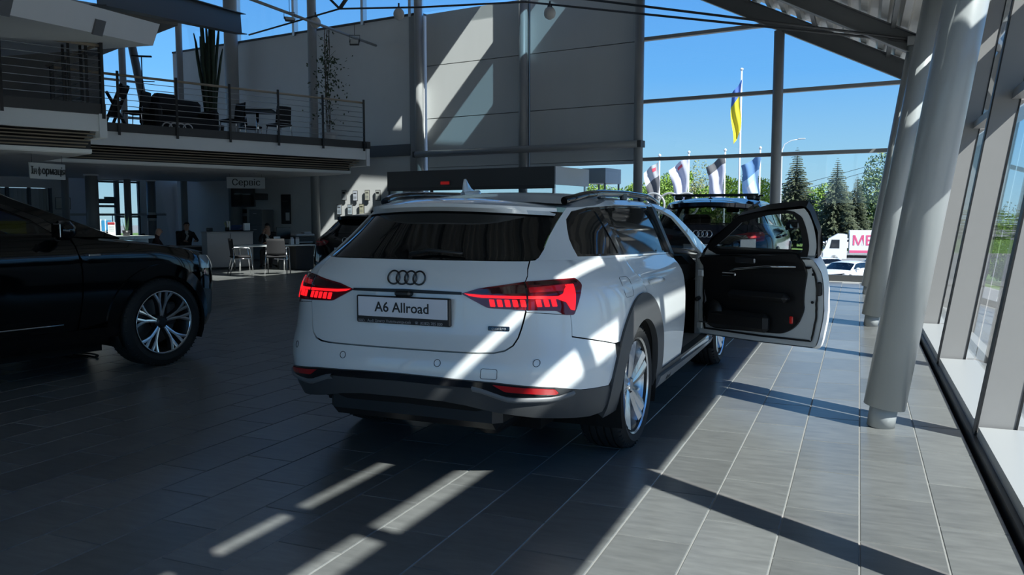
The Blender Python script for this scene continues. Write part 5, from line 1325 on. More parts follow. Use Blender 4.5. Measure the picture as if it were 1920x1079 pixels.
# ---- shared hatch body for the two parked cars behind
def hatch(name, label, paint, loc, rz, scale, rglass, sgl):
    z = dict(A6); z.update(name=name, label=label, loc=loc, rz=rz, paint=paint, cladm=SATIN, open_right=False, sglass=sgl, wglass=CGLASS, clad=.357+.10,
        XR=[(.18, -.74), (.26, -.86), (.36, -.95), (.46, -.99), (.56, -1.0), (.70, -.99), (.80, -.97), (.90, -.95), (.97, -.93), (1.02, -.90), (1.07, -.86), (1.11, -.83), (1.20, -.75), (1.30, -.64), (1.36, -.55), (1.43, -.45)], belt_r=-.70)
    z['TG'] = [(.600, .735), (.607, .765), (.628, .866), (.640, .93), (.652, 1.0), (.70, 1.06), (.745, 1.10), (.83, 1.15), (.90, 1.25), (.95, 1.362)]
    r, S, F, cont = car_body(z); r.scale = scale
    panel('tailgate', S, sym([(.001, .60), (.50, .61), (.60, .70), (.607, .765), (.628, .866), (.652, 1.0), (.70, 1.06), (.745, 1.10), (.001, 1.103)]), paint, r, gap=.003, step=.07)
    panel('rear_window', S, sym([(.001, 1.103), (.745, 1.10), (.83, 1.15), (.90, 1.25), (.944, 1.345), (.001, 1.372)]), rglass, r, off=-.006, gap=.0, step=.06, th=0)
    panel('window_border', S, sym([(.001, 1.103), (.745, 1.10), (.83, 1.15), (.90, 1.25), (.944, 1.345), (.001, 1.372)]), BLK, r, holes=[rounded(sym([(.001, 1.125), (.66, 1.125), (.73, 1.17), (.78, 1.25), (.78, 1.30), (.001, 1.325)]), .05)], off=-.003, gap=.003, step=.05, th=0)
    panel('rear_bumper', S, sym([(.001, .59), (.50, .60), (.59, .70), (.60, .765), (.626, .862), (.85, .845), (.862, .738), S.side(-.49, .668), S.side(-.47, .60), S.side(-.50, .40), (.8, .36), (.001, .36)]), paint, r, gap=.002, step=.07)
    panel('lower_bumper', S, sym([(.001, .44), (.80, .44), (1.0, .42), (1.0, .30), (.001, .26)]), SATIN, r, off=.008, gap=0, step=.08)
    deck_lights(r, S, [(.42, .965), (.65, 1.0), (.93, 1.01), (.95, .985), (.90, .90), (.64, .875), (.46, .90)], .95)
    rows = []
    for k in range(19):
        p = -.92+1.84*k/18; t = abs(p)/.92; zt = 1.388-.026*t*t
        b = Vector(S.lift(p, zt)); e = .20*(1-t**8); low = Vector(S.off(p, zt-.05, .002)); tip = Vector((b.x-e, b.y*1.03, b.z-.012))
        rows.append([b+Vector((.05, 0, .028*(1-t**3))), b+Vector((-.35*e, 0, .018*(1-t**3))), tip+Vector((0, 0, .012)), tip+Vector((.006, 0, -.04)), low])
    MB().grid(rows).build('roof_spoiler', paint, r, sharp=35)
    w = wheel_proto(.357, .268, .25, 'y')
    for i, (x, y) in enumerate(((0, -.79), (0, .79), (2.9, -.79), (2.9, .79))): place_wheel(w, r, x, y, .357, first=i == 0)
    rings_badge(r, frame_mat((S.lift(0, .985)[0]-.006, 0, .985), (0, -1, 0), (.2, 0, 1)), .085, CHROME, wire=.012)
    mirror(r, paint, 2.02, .92, 1.08, 1); mirror(r, paint, 2.02, -.92, 1.08, -1)
    for x, y in ((1.72, -.38), (1.72, .38), (.72, -.38), (.72, .38)): seat(r, x, y)
    MB().bbox((.42, 0, .72), (.10, 1.3, .56), .04).build('rear_seat_back', LEATHER, r)
    MB().bbox((2.42, 0, .86), (.42, 1.5, .26), .07).build('dashboard', LEATHER, r)
    MB().bbox((2.05, -.02, 1.30), (.03, .22, .06), .015).build('interior_mirror', SATIN, r)
    px_ = S.lift(0, .79)[0]-.014
    pl = MB().bbox((px_, 0, .80), (.018, .53, .13), .005).build('number_plate', PLATE_K, r); MB().bbox((px_-.010, 0, .808), (.004, .505, .100), .003).build('plate_face', PLATE_W, pl)
    return r, S, pl, px_
bs_, SB, plb, pxb = hatch('blue_suv', 'dark blue SUV with black roof bars, seen beyond the open door', NPAINT, (-1.98, 12.35, 0), R(90), (.93, .965, 1.085), DGLASS, [DGLASS, DGLASS, DGLASS])
text_mesh('S', .075, .0008, PLATE_K, 'plate_text', plb, frame_mat((pxb-.0125, .02, .806), (0, -1, 0), (0, 0, 1)), bold=True)
ra = thing('roof_bars', 'black cross bars fitted on the dark blue SUV roof', 'roof rack', (-1.98, 12.35, 0), R(90))
for x in (.10, .88):
    b_ = MB().bbox((x*.93, 0, 1.625), (.075, 1.24, .026), .010).build('cross_bar', SATIN, ra)
    for s in (-1, 1):
        MB().bbox((x*.93, s*.52, 1.585), (.10, .11, .075), .02).build('bar_foot', SATIN, ra); MB().bbox((x*.93, s*.62, 1.625), (.085, .015, .034), .006).build('end_cap', BLK, ra)
MB().lathe([(0, 0), (.03, 0), (.03, .012), (.008, .02), (.005, .07), (0, .07)], c=(-.28, 0, 1.435), n=14).build('roof_aerial', SATIN, bs_)
bh, SH, plh, pxh = hatch('black_hatchback', 'black hatchback with roof spoiler parked behind the white estate', BPAINT, (-7.45, 12.0, 0), R(90), (.95, .99, .945), PRIV, [PRIV, PRIV, DGLASS])
MB().lathe([(0, 0), (.03, 0), (.025, .03), (.006, .05), (0, .07)], c=(-.22, 0, 1.44), n=14).build('roof_aerial', BPAINT, bh)

pk, SP, plp, pxp = hatch('parked_car', 'white hatchback parked outside, nearest to the door edge', mat('plain_white_paint', (.74, .76, .77), .3, coat=.6), (-1.723, 57.828, -0.936), R(0), (1, 1, 1), PRIV, [PRIV, PRIV, PRIV])
pk.location.z = GZ; pk.rotation_euler = (0, 0, R(222))
for pos, rz_, lab in (((-0.168, 54.143, -0.769), 248, 'white car parked outside between the hatchback and the leaning columns'), ((0.074, 106.288, -0.881), 200, 'small white car far behind the truck'), ((-1.377, 110.017, -0.970), 190, 'small pale car farthest behind the truck cab'), ((2.041, 60.489, -0.977), 240, 'white car outside mostly hidden behind the leaning columns')):
    c_ = copy_tree(pk); c_.location = (pos[0], pos[1], GZ); c_.rotation_euler = (0, 0, R(rz_)); c_['label'] = lab
    c_['group'] = 'cars parked outside'
pk['group'] = 'cars parked outside'

# ================================================================ furniture, signs and small things
GREYL = mat('counter_grey', (.34, .35, .36), .5); TOPW = mat('white_desk_top', (.66, .70, .68), .3); BLKF = mat('black_fabric', (.012, .012, .014), .8); CHR = CHROME
PAPER = mat('paper_white', (.70, .72, .72), .7)
def yaw_of(p, q): return math.atan2(q[1]-p[1], q[0]-p[0])
def chair_proto(arms=True):
    t = thing('visitor_chair', 'x', 'chair')
    MB().bbox((0, 0, .44), (.46, .47, .06), .025).build('seat', BLKF, t)
    rows = []
    for k in range(7):
        z = .48+.40*k/6; rows.append([(-.20-.05*(k/6)+.05*((j-3)/3)**2-.0, (j-3)/3*(.22-.015*k/6), z) for j in range(7)])
    mb = MB(); mb.grid(rows); mb.grid([[(x-.03, y, z) for x, y, z in r] for r in rows])
    for r in (rows[0], rows[-1]): mb.grid([[tuple(p) for p in r], [(p[0]-.03, p[1], p[2]) for p in r]])
    mb.build('backrest', BLKF, t)
    for s in (-1, 1):
        if arms:
            MB().tube([(.26, s*.27, 0), (.20, s*.255, .62), (.16, s*.25, .66), (-.16, s*.25, .66), (-.21, s*.23, .64)], .012, 8).build('leg', CHR, t)
            MB().tube([(-.28, s*.26, 0), (-.18, s*.245, .42), (-.19, s*.235, .62)], .012, 8).build('leg', CHR, t)
            MB().tube([(.225, s*.26, .40), (-.185, s*.247, .40)], .010, 8).build('side_rail', CHR, t)
        else:
            MB().tube([(.24, s*.24, 0), (.20, s*.20, .42)], .011, 8).build('leg', CHR, t); MB().tube([(-.24, s*.24, 0), (-.19, s*.20, .42), (-.22, s*.20, .56)], .011, 8).build('leg', CHR, t)
    return t
def put(o, p, rz, label, group=None, z=None, s=1):
    o.location = (p[0], p[1], p[2] if z is None else z); o.rotation_euler = (0, 0, rz); o['label'] = label; o.scale = (s, s, s)
    if group: o['group'] = group
    return o
ch = chair_proto(True)
put(ch, (-12.726, 14.679, 0.000), R(48), 'black visitor chair with chrome legs before the service counter', 'visitor chairs at the service desk', 0, .92)
put(copy_tree(ch), (-12.021, 15.066, 0.000), R(120), 'black visitor chair with chrome legs nearest the black hatchback', 'visitor chairs at the service desk', 0, .92)
# service counter and desk
def cbox(name, label, cat, p, q, depth, z0, z1, m, top=None):
    """cabinet standing on the floor between floor points p and q, depth going away from the hall"""
    p, q = Vector((p[0], p[1], 0)), Vector((q[0], q[1], 0)); d = q-p; L = d.length
    t = thing(name, label, cat, p, math.atan2(d.y, d.x))
    MB().bbox((L/2, depth/2, (z0+z1)/2), (L, depth, z1-z0), .008).build('body', m, t)
    MB().bbox((L/2, depth/2, z1+.012), (L+.03, depth+.03, .026), .006).build('top', top or m, t)
    MB().box((L/2, -.004, (z0+z1)/2), (.008, .008, z1-z0-.04)).build('panel_joint', BLACK, t)
    MB().box((L/2, depth/2, .03), (L-.04, depth-.04, .06)).build('plinth', BLACK, t)
    return t
cbox('service_counter', 'tall light grey service counter beside the visitor chairs', 'counter', (-14.596, 15.673, 0.000), (-13.978, 16.596, 0.000), .55, .05, .90, GREYL)
cbox('office_desk', 'low dark desk with pale top left of the grey counter', 'desk', (-15.989, 15.527, 0.000), (-15.376, 16.475, 0.000), .7, .05, .52, mat('dark_desk', (.03, .03, .032), .6), mat('pale_desk_top', (.30, .31, .31), .4))
dk = thing('service_desk', 'white-topped service desk where the man on the phone sits', 'desk', (0, 0, 0)); p, q = Vector((-13.386, 15.353, 0.000)), Vector((-12.297, 16.853, 0.000)); dk.location = p; dk.rotation_euler = (0, 0, yaw_of(p, q)); L = (q-p).length
MB().bbox((L/2, .35, .60), (L, .75, .035), .008).build('table_top', TOPW, dk); MB().bbox((L*.86, .35, .29), (L*.24, .66, .56), .008).build('pedestal', mat('dark_desk', (.03, .03, .032), .6), dk)
for x in (.06, L*.6): MB().tube([(x, .08, 0), (x, .08, .585)], .022, 10).build('leg', CHR, dk); MB().tube([(x, .62, 0), (x, .62, .585)], .022, 10).build('leg', CHR, dk)
def on_desk(f, y): M = Matrix.Translation(dk.location) @ Matrix.Rotation(dk.rotation_euler.z, 4, 'Z'); return M @ Vector((L*f, y, .619))
rzD = dk.rotation_euler.z
def small(name, label, cat, f, y, rz=0, group=None):
    t = thing(name, label, cat, on_desk(f, y), rzD+rz, group); return t
t = small('desk_monitor', 'dark monitor standing on the service desk', 'monitor', .66, .5, .5)
MB().bbox((0, 0, .27), (.46, .035, .30), .01).build('screen', SATIN, t); MB().bbox((0, .02, .08), (.05, .04, .16), .008).build('stand', SATIN, t); MB().bbox((0, .02, .008), (.22, .16, .016), .005).build('foot', SATIN, t)
t = small('price_stand', 'small white acrylic card stand on the service desk', 'card', .52, .12, .2)
MB().bbox((0, 0, .10), (.17, .008, .20), .003, rot=Matrix.Rotation(-.25, 3, 'X')).build('card', PAPER, t); MB().bbox((0, .03, .004), (.17, .10, .008), .003).build('foot', GLASS, t); MB().box((0, -.008, .11), (.11, .003, .07), rot=Matrix.Rotation(-.25, 3, 'X')).build('print_mark', mat('print_grey', (.25, .28, .3), .7), t)
t = small('printer', 'grey and black office printer on the far end of the desk', 'printer', .90, .40, .1)
MB().bbox((0, 0, .10), (.50, .40, .18), .02).build('body', SATIN, t); MB().bbox((0, 0, .22), (.48, .38, .06), .02).build('scanner_lid', mat('printer_grey', (.45, .46, .46), .5), t); MB().bbox((0, -.16, .05), (.34, .12, .015), .004).build('paper_tray', PAPER, t); MB().bbox((.10, .0, .275), (.2, .2, .05), .01).build('paper_feed', mat('printer_grey', (.45, .46, .46), .5), t)
for f, y, rz, lab in ((.71, .10, .3, 'small white leaflet holder beside the card stand'), (.78, .10, -.3, 'small leaflet holder in front of the printer')):
    t = small('leaflet_holder', lab, 'leaflet holder', f, y, rz); MB().bbox((0, 0, .07), (.09, .05, .14), .004).build('pocket', PAPER, t); MB().bbox((.0, .0, .13), (.08, .01, .10), .003, rot=Matrix.Rotation(-.2, 3, 'X')).build('leaflet', mat('leaflet_tint', (.50, .46, .46), .6), t)
t = small('paper_sheets', 'loose white papers in front of the man on the phone', 'papers', .34, .12, .1)
for k in range(3): MB().box((.06*k-.05, .03*k, .002+.002*k), (.21, .297, .0015), .25*k).build('sheet', PAPER, t)
# things on the tall counter
def on_counter(u_pt): return u_pt
cp_, cq_ = Vector((-14.596, 15.673, 0.000)), Vector((-13.978, 16.596, 0.000)); cn_ = Vector((-(cq_-cp_).y, (cq_-cp_).x, 0)).normalized()
def onc(f): return cp_+(cq_-cp_)*f+cn_*.27
for p, lab, kind in ((onc(.12), 'small black box on the left of the grey counter', 'box'), (onc(.50), 'pen holder with pens and leaflets on the grey counter', 'pens'), (onc(.78), 'stack of blue folders on the grey counter', 'folders')):
    if kind == 'box':
        t = thing('small_box', lab, 'box', (p[0], p[1], .927)); MB().bbox((0, 0, .045), (.13, .10, .09), .01).build('body', SATIN, t); MB().box((0, -.052, .05), (.08, .004, .03)).build('front_plate', STEEL_D, t)
    elif kind == 'pens':
        t = thing('pen_holder', lab, 'pen holder', (p[0], p[1], .927)); MB().lathe([(0, 0), (.05, 0), (.055, .10), (.048, .10), (.045, .01), (0, .01)], n=16).build('cup', SATIN, t)
        for k in range(6): a = k; MB().tube([(0, 0, .02), (.07*math.cos(a), .05*math.sin(a), .20+.02*(k % 3))], .006, 6).build('pen', [PAPER, mat('pen_yellow', (.55, .50, .10), .5), SATIN][k % 3], t)
        for k in range(3): MB().bbox((-.05+.03*k, .03, .14), (.10, .006, .22), .002, rz=.5*k-.4).build('leaflet', PAPER if k != 1 else mat('leaflet_green', (.35, .42, .20), .6), t)
    else:
        t = thing('folder_stack', lab, 'folders', (p[0], p[1], .927)); MB().bbox((0, 0, .012), (.60, .30, .022), .004).build('tray', SATIN, t)
        for k in range(4): MB().bbox((.02*k-.1, .02, .05+.03*k), (.30, .24, .028), .004, rz=.08*k).build('folder', mat('folder_blue', (.05, .09, .22), .5), t)
        MB().bbox((.20, .02, .11), (.05, .20, .18), .004).build('white_binder', PAPER, t)
# reception desk with leaflet stands
rd_ = Vector((-11.662, 9.685, 0.975)); re_ = Vector((-10.753, 9.886, 0.975))
ry = yaw_of(rd_, re_); RL = (re_-rd_).length
t = thing('information_desk', 'white rounded information desk catching the sun behind the black SUV', 'desk', (rd_.x, rd_.y, 0), ry)
MB().prism(rounded([(-.9, 0), (RL, 0, .22), (RL, .75, .22), (-.9, .75)], .05, 6), 'z', .94, .985).build('top', TOPW, t)
MB().prism(rounded([(-.85, .08), (RL-.08, .08, .2), (RL-.08, .68, .2), (-.85, .68)], .05, 6), 'z', 0.02, .94).build('body', mat('desk_body_white', (.55, .57, .57), .4), t)
MB().prism([(-.8, .12), (RL-.2, .12), (RL-.2, .6), (-.8, .6)], 'z', 0, .06).build('plinth', BLACK, t)
Md = Matrix.Translation((rd_.x, rd_.y, .985)) @ Matrix.Rotation(ry, 4, 'Z')
for x, y, w, h, kind, lab in ((.21, .30, .06, .27, 'blue', 'slim blue leaflet stand at the left on the information desk'), (.30, .32, .10, .27, 'blue', 'wider blue leaflet stand on the information desk'), (.42, .22, .135, .23, 'paper', 'white card stand with red heading on the information desk')):
    q = Md @ Vector((x, y, 0)); s_ = thing('leaflet_stand', lab, 'leaflet stand', q, ry)
    if kind == 'blue':
        MB().bbox((0, .02, .005), (w+.03, .10, .01), .003).build('foot', GLASS, s_); MB().bbox((-w/2-.012, 0, h/2), (.006, .03, h), .002).build('edge', TOPW, s_); MB().bbox((0, 0, h*.62), (w, .012, h*.66), .003).build('leaflet', mat('leaflet_blue', (.04, .22, .42), .4), s_); MB().bbox((0, 0, h*.16), (w, .012, h*.2), .003).build('lower_leaflet', SATIN, s_)
    else:
        MB().bbox((0, 0, h/2), (w, .010, h), .003).build('card', PAPER, s_); MB().bbox((0, -.008, h*.90), (w*.98, .006, h*.17), .003).build('heading', mat('heading_red', (.35, .03, .04), .5), s_)
        for k in range(6): MB().box((0, -.0065, h*.70-.018*k), (w*.75, .002, .004)).build('print_line', mat('print_grey', (.25, .28, .3), .7), s_)
        MB().bbox((0, .03, .004), (w, .08, .008), .003).build('foot', GLASS, s_)
q = Md @ Vector((.56, .40, 0)); t = thing('snake_plant', 'small dark leafy plant at the end of the information desk', 'plant', q)
MB().lathe([(0, 0), (.05, 0), (.065, .09), (.05, .09), (0, .07)], n=16).build('pot', SATIN, t)
for k in range(7):
    a = k*.9; h = .20+.03*(k % 4); MB().grid([[(.02*math.cos(a)+.05*f*math.cos(a)-.012*(1-f)*math.sin(a)*s, .02*math.sin(a)+.05*f*math.sin(a)+.012*(1-f)*math.cos(a)*s, .07+h*f) for s in (-1, 0, 1)] for f in (0, .33, .66, 1)]).build('leaf', mat('dark_leaf', (.03, .07, .03), .5), t)
# hanging signs
def hanging_sign(label, text, p, rz, w, h, ts, sxx):
    t = thing('hanging_sign', label, 'sign', p, rz)
    MB().bbox((0, 0, 0), (w, .03, h), .004).build('board', mat('sign_grey_white', (.42, .44, .45), .5), t)
    K = mat('sign_text_black', (.008, .008, .008), .5)
    def run(s, x0, dy, measure=False):
        o = text_mesh(s, ts, .001, K, 'lettering', t, frame_mat((x0, dy, 0), (1, 0, 0), (0, 0, 1)), align='LEFT', sx=sxx)
        xs = [v.co.x for v in o.data.vertices]; r = max(xs)
        if measure: bpy.data.objects.remove(o)
        return r
    import re as _re
    bits = [b for b in _re.split('([нф])', text) if b]; rw = ts*.30*sxx; gap = ts*.06; nw = ts*.42*sxx; xh = ts*.55; zb0 = -ts*.345
    ws = [2*rw+2*gap if b == 'ф' else nw+2*gap if b == 'н' else run(b, 0, 0, True) for b in bits]; x = -sum(ws)/2
    for b, w_ in zip(bits, ws):                  # two letters are drawn as plain geometry
        if b == 'н':
            sw = ts*.085; mb = MB()
            for cx in (x+gap+sw/2, x+gap+nw-sw/2): mb.box((cx, -.0205, zb0+xh/2), (sw, .004, xh))
            mb.box((x+gap+nw/2, -.0200, zb0+xh*.52), (nw-sw, .003, ts*.07)); mb.build('lettering', K, t)
        elif b == 'ф':
            cx = x+gap+rw; n = 28; zc = zb0+xh/2; ro, ri, hz_ = rw, rw-ts*.075, xh/2+.004
            vs = []; fs = []
            for k in range(n):
                a = 2*math.pi*k/n
                vs += [(cx+ro*math.cos(a), -.0215, zc+hz_*math.sin(a)), (cx+ri*math.cos(a), -.0215, zc+(hz_-ts*.07)*math.sin(a))]
            for k in range(n): fs.append((2*k, 2*((k+1) % n), 2*((k+1) % n)+1, 2*k+1))
            MB().add(vs, fs).box((cx, -.020, zc+ts*.02), (ts*.085, .003, ts*.84)).build('lettering', K, t)
        else:
            run(b, x-.003, -.020); run(b, x+.004, -.0245)
        x += w_
    for s in (-1, 1): MB().tube([(s*w*.42, 0, h/2), (s*w*.42, 0, h/2+.22)], .003, 5).build('wire', STEEL_D, t)
sa, sb = Vector((-15.449, 17.369, 2.190)), Vector((-14.752, 18.051, 2.190))
hanging_sign('white hanging sign reading Сервіс above the service desk', 'Сервіс', (sa+sb)/2, yaw_of(sa, sb), (sb-sa).length, .30, .235, .95)
sa, sb = Vector((-13.593, 10.316, 2.120)), Vector((-13.651, 11.079, 2.120))
hanging_sign('white hanging sign reading Інформація at the left', 'Інформація', (sa+sb)/2, yaw_of(sa, sb), (sb-sa).length, .285, .19, .695)
# wall pieces on the end wall and partition
def on_wall(u_pt, rz=FRZ+math.pi): return u_pt
def framed(name, label, cat, p, w, h, mats, tilt=0, rz=None, group=None):
    t = thing(name, label, cat, p, (FRZ+math.pi) if rz is None else rz, group)
    M3 = Matrix.Rotation(R(tilt), 3, 'X')
    MB().bbox((0, -.012, 0), (w, .024, h), .006, rot=M3).build('frame', mats[0], t); MB().box((0, -.026, 0), (w-.04, .004, h-.04), rot=M3).build('picture', mats[1], t)
    return t
FR_K = mat('frame_black', (.012, .012, .012), .4); FR_G = mat('frame_grey', (.10, .10, .10), .5)
cert = [(((-13.567, 20.020, 1.896)), FR_G, (.34, .36, .38), 'grey framed certificate at the left of the upper row'), (((-13.148, 19.956, 1.875)), FR_G, (.62, .66, .74), 'white framed certificate, second in the upper row'), (((-12.708, 19.887, 1.885)), FR_G, (.50, .50, .42), 'cream framed certificate, third in the upper row'), (((-12.324, 19.828, 1.880)), FR_G, (.52, .54, .52), 'certificate with a dark heading at the right of the upper row'),
        (((-13.758, 20.050, 1.488)), FR_G, (.36, .42, .48), 'blue-grey framed certificate at the left of the lower row'), (((-13.355, 19.988, 1.486)), FR_G, (.48, .56, .62), 'pale blue framed certificate in the middle of the lower row'), (((-12.920, 19.920, 1.499)), FR_K, (.50, .48, .34), 'cream certificate in a black frame at the right of the lower row')]
for i, (p, fr, c, lab) in enumerate(cert):
    t = framed('certificate', lab, 'picture', p, .185, .30, (fr, mat('cert_paper_%d' % i, c, .6)), group='framed certificates on the end wall')
    MB().box((0, -.0295, .07), (.10, .002, .05 if i in (0, 3) else .02)).build('heading_mark', mat('print_dark', (.02, .02, .02), .6), t)
    for k in range(3): MB().box((0, -.0295, -.02-.025*k), (.11, .002, .005)).build('print_line', mat('print_grey', (.25, .28, .3), .7), t)
t = thing('wall_television', 'black wall television behind the service sign', 'television', (-16.865, 19.641, 1.887), FRZ+math.pi); MB().bbox((0, 0, 0), (1.02, .05, .62), .01).build('panel', SATIN, t); MB().box((0, -.027, .01), (.98, .004, .57)).build('screen', BLK, t); MB().bbox((0, .45, 0), (.2, .86, .2), .02).build('wall_arm', STEEL_D, t)
framed('wall_poster', 'dark poster in a thin pale frame left of the television', 'picture', (-19.512, 21.423, 1.477), .36, .60, (mat('frame_pale', (.30, .30, .29), .5), mat('poster_dark', (.02, .025, .03), .5)))
t = framed('notice_board', 'tall black notice board with a white sheet, right of the television', 'notice board', (-15.886, 20.379, 1.511), .40, .88, (FR_K, mat('board_dark', (.03, .032, .035), .5)))
MB().box((.08, -.03, -.22), (.16, .003, .24)).build('sheet', PAPER, t); MB().box((-.02, -.03, .24), (.24, .003, .03)).build('heading_strip', FR_G, t)
framed('framed_map', 'pale framed map on the partition by the information sign', 'picture', (-22.434, 18.085, 1.693), .44, .36, (FR_G, mat('map_paper', (.42, .41, .36), .6)), rz=yaw_of((-22.888, 17.879, 0.000), (-22.675, 18.489, 0.000)))
t = thing('roll_up_column', 'round advertising column with a dark emblem behind the counter', 'display', (-17.745, 20.733, 0.000)); t.location.z = 0
MB().tube([(0, 0, 0), (0, 0, 1.62)], .13, 20).build('drum', mat('drum_white', (.42, .42, .42), .5), t); MB().lathe([(.131, 1.40), (.134, 1.40), (.134, 1.52), (.131, 1.52)], n=20).build('emblem_band', mat('print_dark', (.02, .02, .02), .6), t); MB().lathe([(.131, .9), (.134, .9), (.134, 1.30), (.131, 1.30)], n=20).build('grey_band', FR_G, t)
t = thing('filing_cabinet', 'grey filing cabinet behind the man on the phone', 'cabinet', (-16.648, 20.164, 0.113), FRZ+math.pi); t.location.z = 0
MB().bbox((0, 0, .75), (.55, .45, 1.5), .01).build('body', mat('cabinet_grey', (.16, .17, .18), .5), t)
for k in range(3): MB().bbox((0, -.23, .3+.48*k), (.50, .02, .44), .006).build('drawer', mat('cabinet_grey', (.16, .17, .18), .5), t); MB().bbox((0, -.25, .42+.48*k), (.14, .02, .02), .006).build('handle', ALU, t)
# flag hanging behind the SUV window, seen through its glass
p, q = Vector((6393998514890183.000, -4443088345133503.000, 1.200)) if False else Vector((-14.115, 9.915, 1.497)), Vector((-13.536, 10.158, 1.497))
t = thing('indoor_flag', 'blue and yellow flag hung on the partition, seen through the SUV window', 'flag', q, yaw_of(p, q)); FW = .9
for z0, z1, m, nm in ((-.27, 0, mat('flag_cobalt', (.06, .14, .42), .75), 'blue_band'), (-.52, -.27, mat('flag_yellow', (.75, .60, .02), .75), 'yellow_band')):
    MB().grid([[(-FW+FW*i/14, .015*math.sin(i*1.1), z0+(z1-z0)*k/4) for i in range(15)] for k in range(5)]).build(nm, m, t)
MB().tube([(-FW-.03, 0, .01), (.03, 0, .01)], .010, 8).build('rod', STEEL, t); MB().tube([(-FW*.5, 0, .01), (-FW*.5, 0, 2.44-t.location.z)], .004, 5).build('cord', STEEL_D, t)
# ---- gallery furniture
GZ0 = 3.11
def gal_pt(q): return (q[0], q[1], GZ0)
g1 = chair_proto(False); ts = (((-14.588, 13.693, 3.110), 200, 'black gallery chair beside the folded chair, nearest the corner'), ((-13.745, 15.726, 3.110), 250, 'black gallery chair left of the black table'), ((-14.410, 17.127, 3.110), 60, 'black gallery chair behind the black table'), ((-13.355, 16.928, 3.110), 165, 'black gallery chair right of the black table'))
for i, (p, rz, lab) in enumerate(ts): put(g1 if i == 0 else copy_tree(g1), gal_pt(p), R(rz), lab, 'chairs on the gallery')
p = (-13.647, 16.486, 3.110); t = thing('cafe_table', 'black square table on the gallery between the chairs', 'table', gal_pt(p), .5)
MB().bbox((0, 0, .74), (.85, .85, .035), .008).build('table_top', SATIN, t); MB().tube([(0, 0, .02), (0, 0, .73)], .035, 14).build('pedestal', CHR, t); MB().lathe([(0, 0), (.25, 0), (.25, .012), (.05, .03), (0, .03)], n=24).build('foot', CHR, t)
p = (-14.518, 13.079, 3.110); t = thing('folded_chair', 'folded black chair leaning at the gallery corner', 'chair', gal_pt(p), .4)
MB().bbox((0, -.16, .50), (.06, .04, 1.0), .01, rot=Matrix.Rotation(.42, 3, 'Y')).build('leg', SATIN, t); MB().bbox((0, .16, .50), (.06, .04, 1.0), .01, rot=Matrix.Rotation(.42, 3, 'Y')).build('leg', SATIN, t)
MB().bbox((.02, 0, .42), (.06, .05, .90), .01, rot=Matrix.Rotation(-.5, 3, 'Y')).build('back_leg', SATIN, t); MB().bbox((.16, 0, .80), (.05, .34, .26), .015, rot=Matrix.Rotation(.42, 3, 'Y')).build('backrest', BLKF, t); MB().bbox((-.02, 0, .46), (.05, .34, .36), .015, rot=Matrix.Rotation(.35, 3, 'Y')).build('seat', BLKF, t)
p = (-14.305, 14.637, 3.110); t = thing('lounge_sofa', 'bulky black sofa on the gallery before the cactus', 'sofa', gal_pt(p), MRZ+.1)
MB().bbox((0, 0, .22), (1.5, .80, .40), .06).build('seat_base', BLKF, t); MB().bbox((0, .34, .56), (1.4, .20, .62), .07).build('backrest', BLKF, t)
for s in (-1, 1): MB().bbox((s*.68, .0, .42), (.18, .8, .42), .06).build('armrest', BLKF, t)
MB().bbox((-.3, .1, .72), (.55, .3, .42), .08).build('back_cushion', BLKF, t)
rg_ = Matrix.Translation((0, 0, 0)); rp = (-13.849, 14.091, 3.110); rb = thing('ring_emblem', 'silver four-ring emblem on the gallery edge before the sofa', 'emblem', (rp[0], rp[1], 3.225), 0)
x_ = Vector((MD.x, MD.y, 0)); rings_badge(rb, frame_mat((0, 0, 0), x_, (0, 0, 1)), .21, ALU, 'rings', .03)
p = (-14.812, 16.157, 3.110); t = thing('tall_cactus', 'tall many-stemmed dark green cactus on the gallery', 'plant', gal_pt(p)); random.seed(5)
CAC = mat('cactus_green', (.035, .055, .030), .7, bump=.3, bscale=30)
for k in range(28):
    a = k*2.4; r = .03+.008*k; h = random.uniform(2.2, 3.1)*(1 if k < 16 else .9); top = .03+.0085*k; n = 10
    pts = [(r*.55*math.cos(a), r*.55*math.sin(a), .35)]+[((r*.5+(top)*(f**1.6))*math.cos(a)+random.uniform(-.01, .01), (r*.5+top*(f**1.6))*math.sin(a), .35+(h-.35)*f) for f in [i/n for i in range(1, n+1)]]
    MB().tube(pts, [.024]+[.033]*(n-2)+[.028, .012], 7).build('stem', CAC, t)
MB().lathe([(0, 0), (.26, 0), (.32, .42), (.28, .42), (.26, .36), (0, .36)], n=24).build('pot', SATIN, t)
p = Vector((-12.746, 18.137, 3.110)); t = thing('climbing_plant', 'thin leafy climbing plant in a white pot by the slim column', 'plant', (p.x, p.y, GZ0)); random.seed(9)
MB().lathe([(0, 0), (.17, 0), (.22, .34), (.19, .34), (.17, .28), (0, .28)], n=24).build('pot', mat('pot_white', (.45, .46, .46), .4), t)
for k in range(4): MB().tube([(.03*math.cos(k), .03*math.sin(k), .25)]+[(.05*math.sin(i*.9+k), .05*math.cos(i*.7+k), .25+i*.45) for i in range(1, 7)], .010, 6).build('stem', BARK, t)
lv = MB(); LM = mat('plant_leaf', (.035, .06, .025), .55)
for k in range(330):
    z = random.choice([random.uniform(.5, 2.9), random.uniform(1.3, 2.3)]); r = abs(random.gauss(0, .28 if z < 2.3 else .14)); a = random.uniform(0, 6.28); c = Vector((r*math.cos(a), r*math.sin(a), z)); u = rnd_unit(); w = u.orthogonal().normalized(); s = random.uniform(.03, .055)
    lv.add([c+u*s, c+w*s*.5, c-u*s, c-w*s*.5], [(0, 1, 2, 3)])
tag(lv.build('leaves', LM, t), kind='stuff')
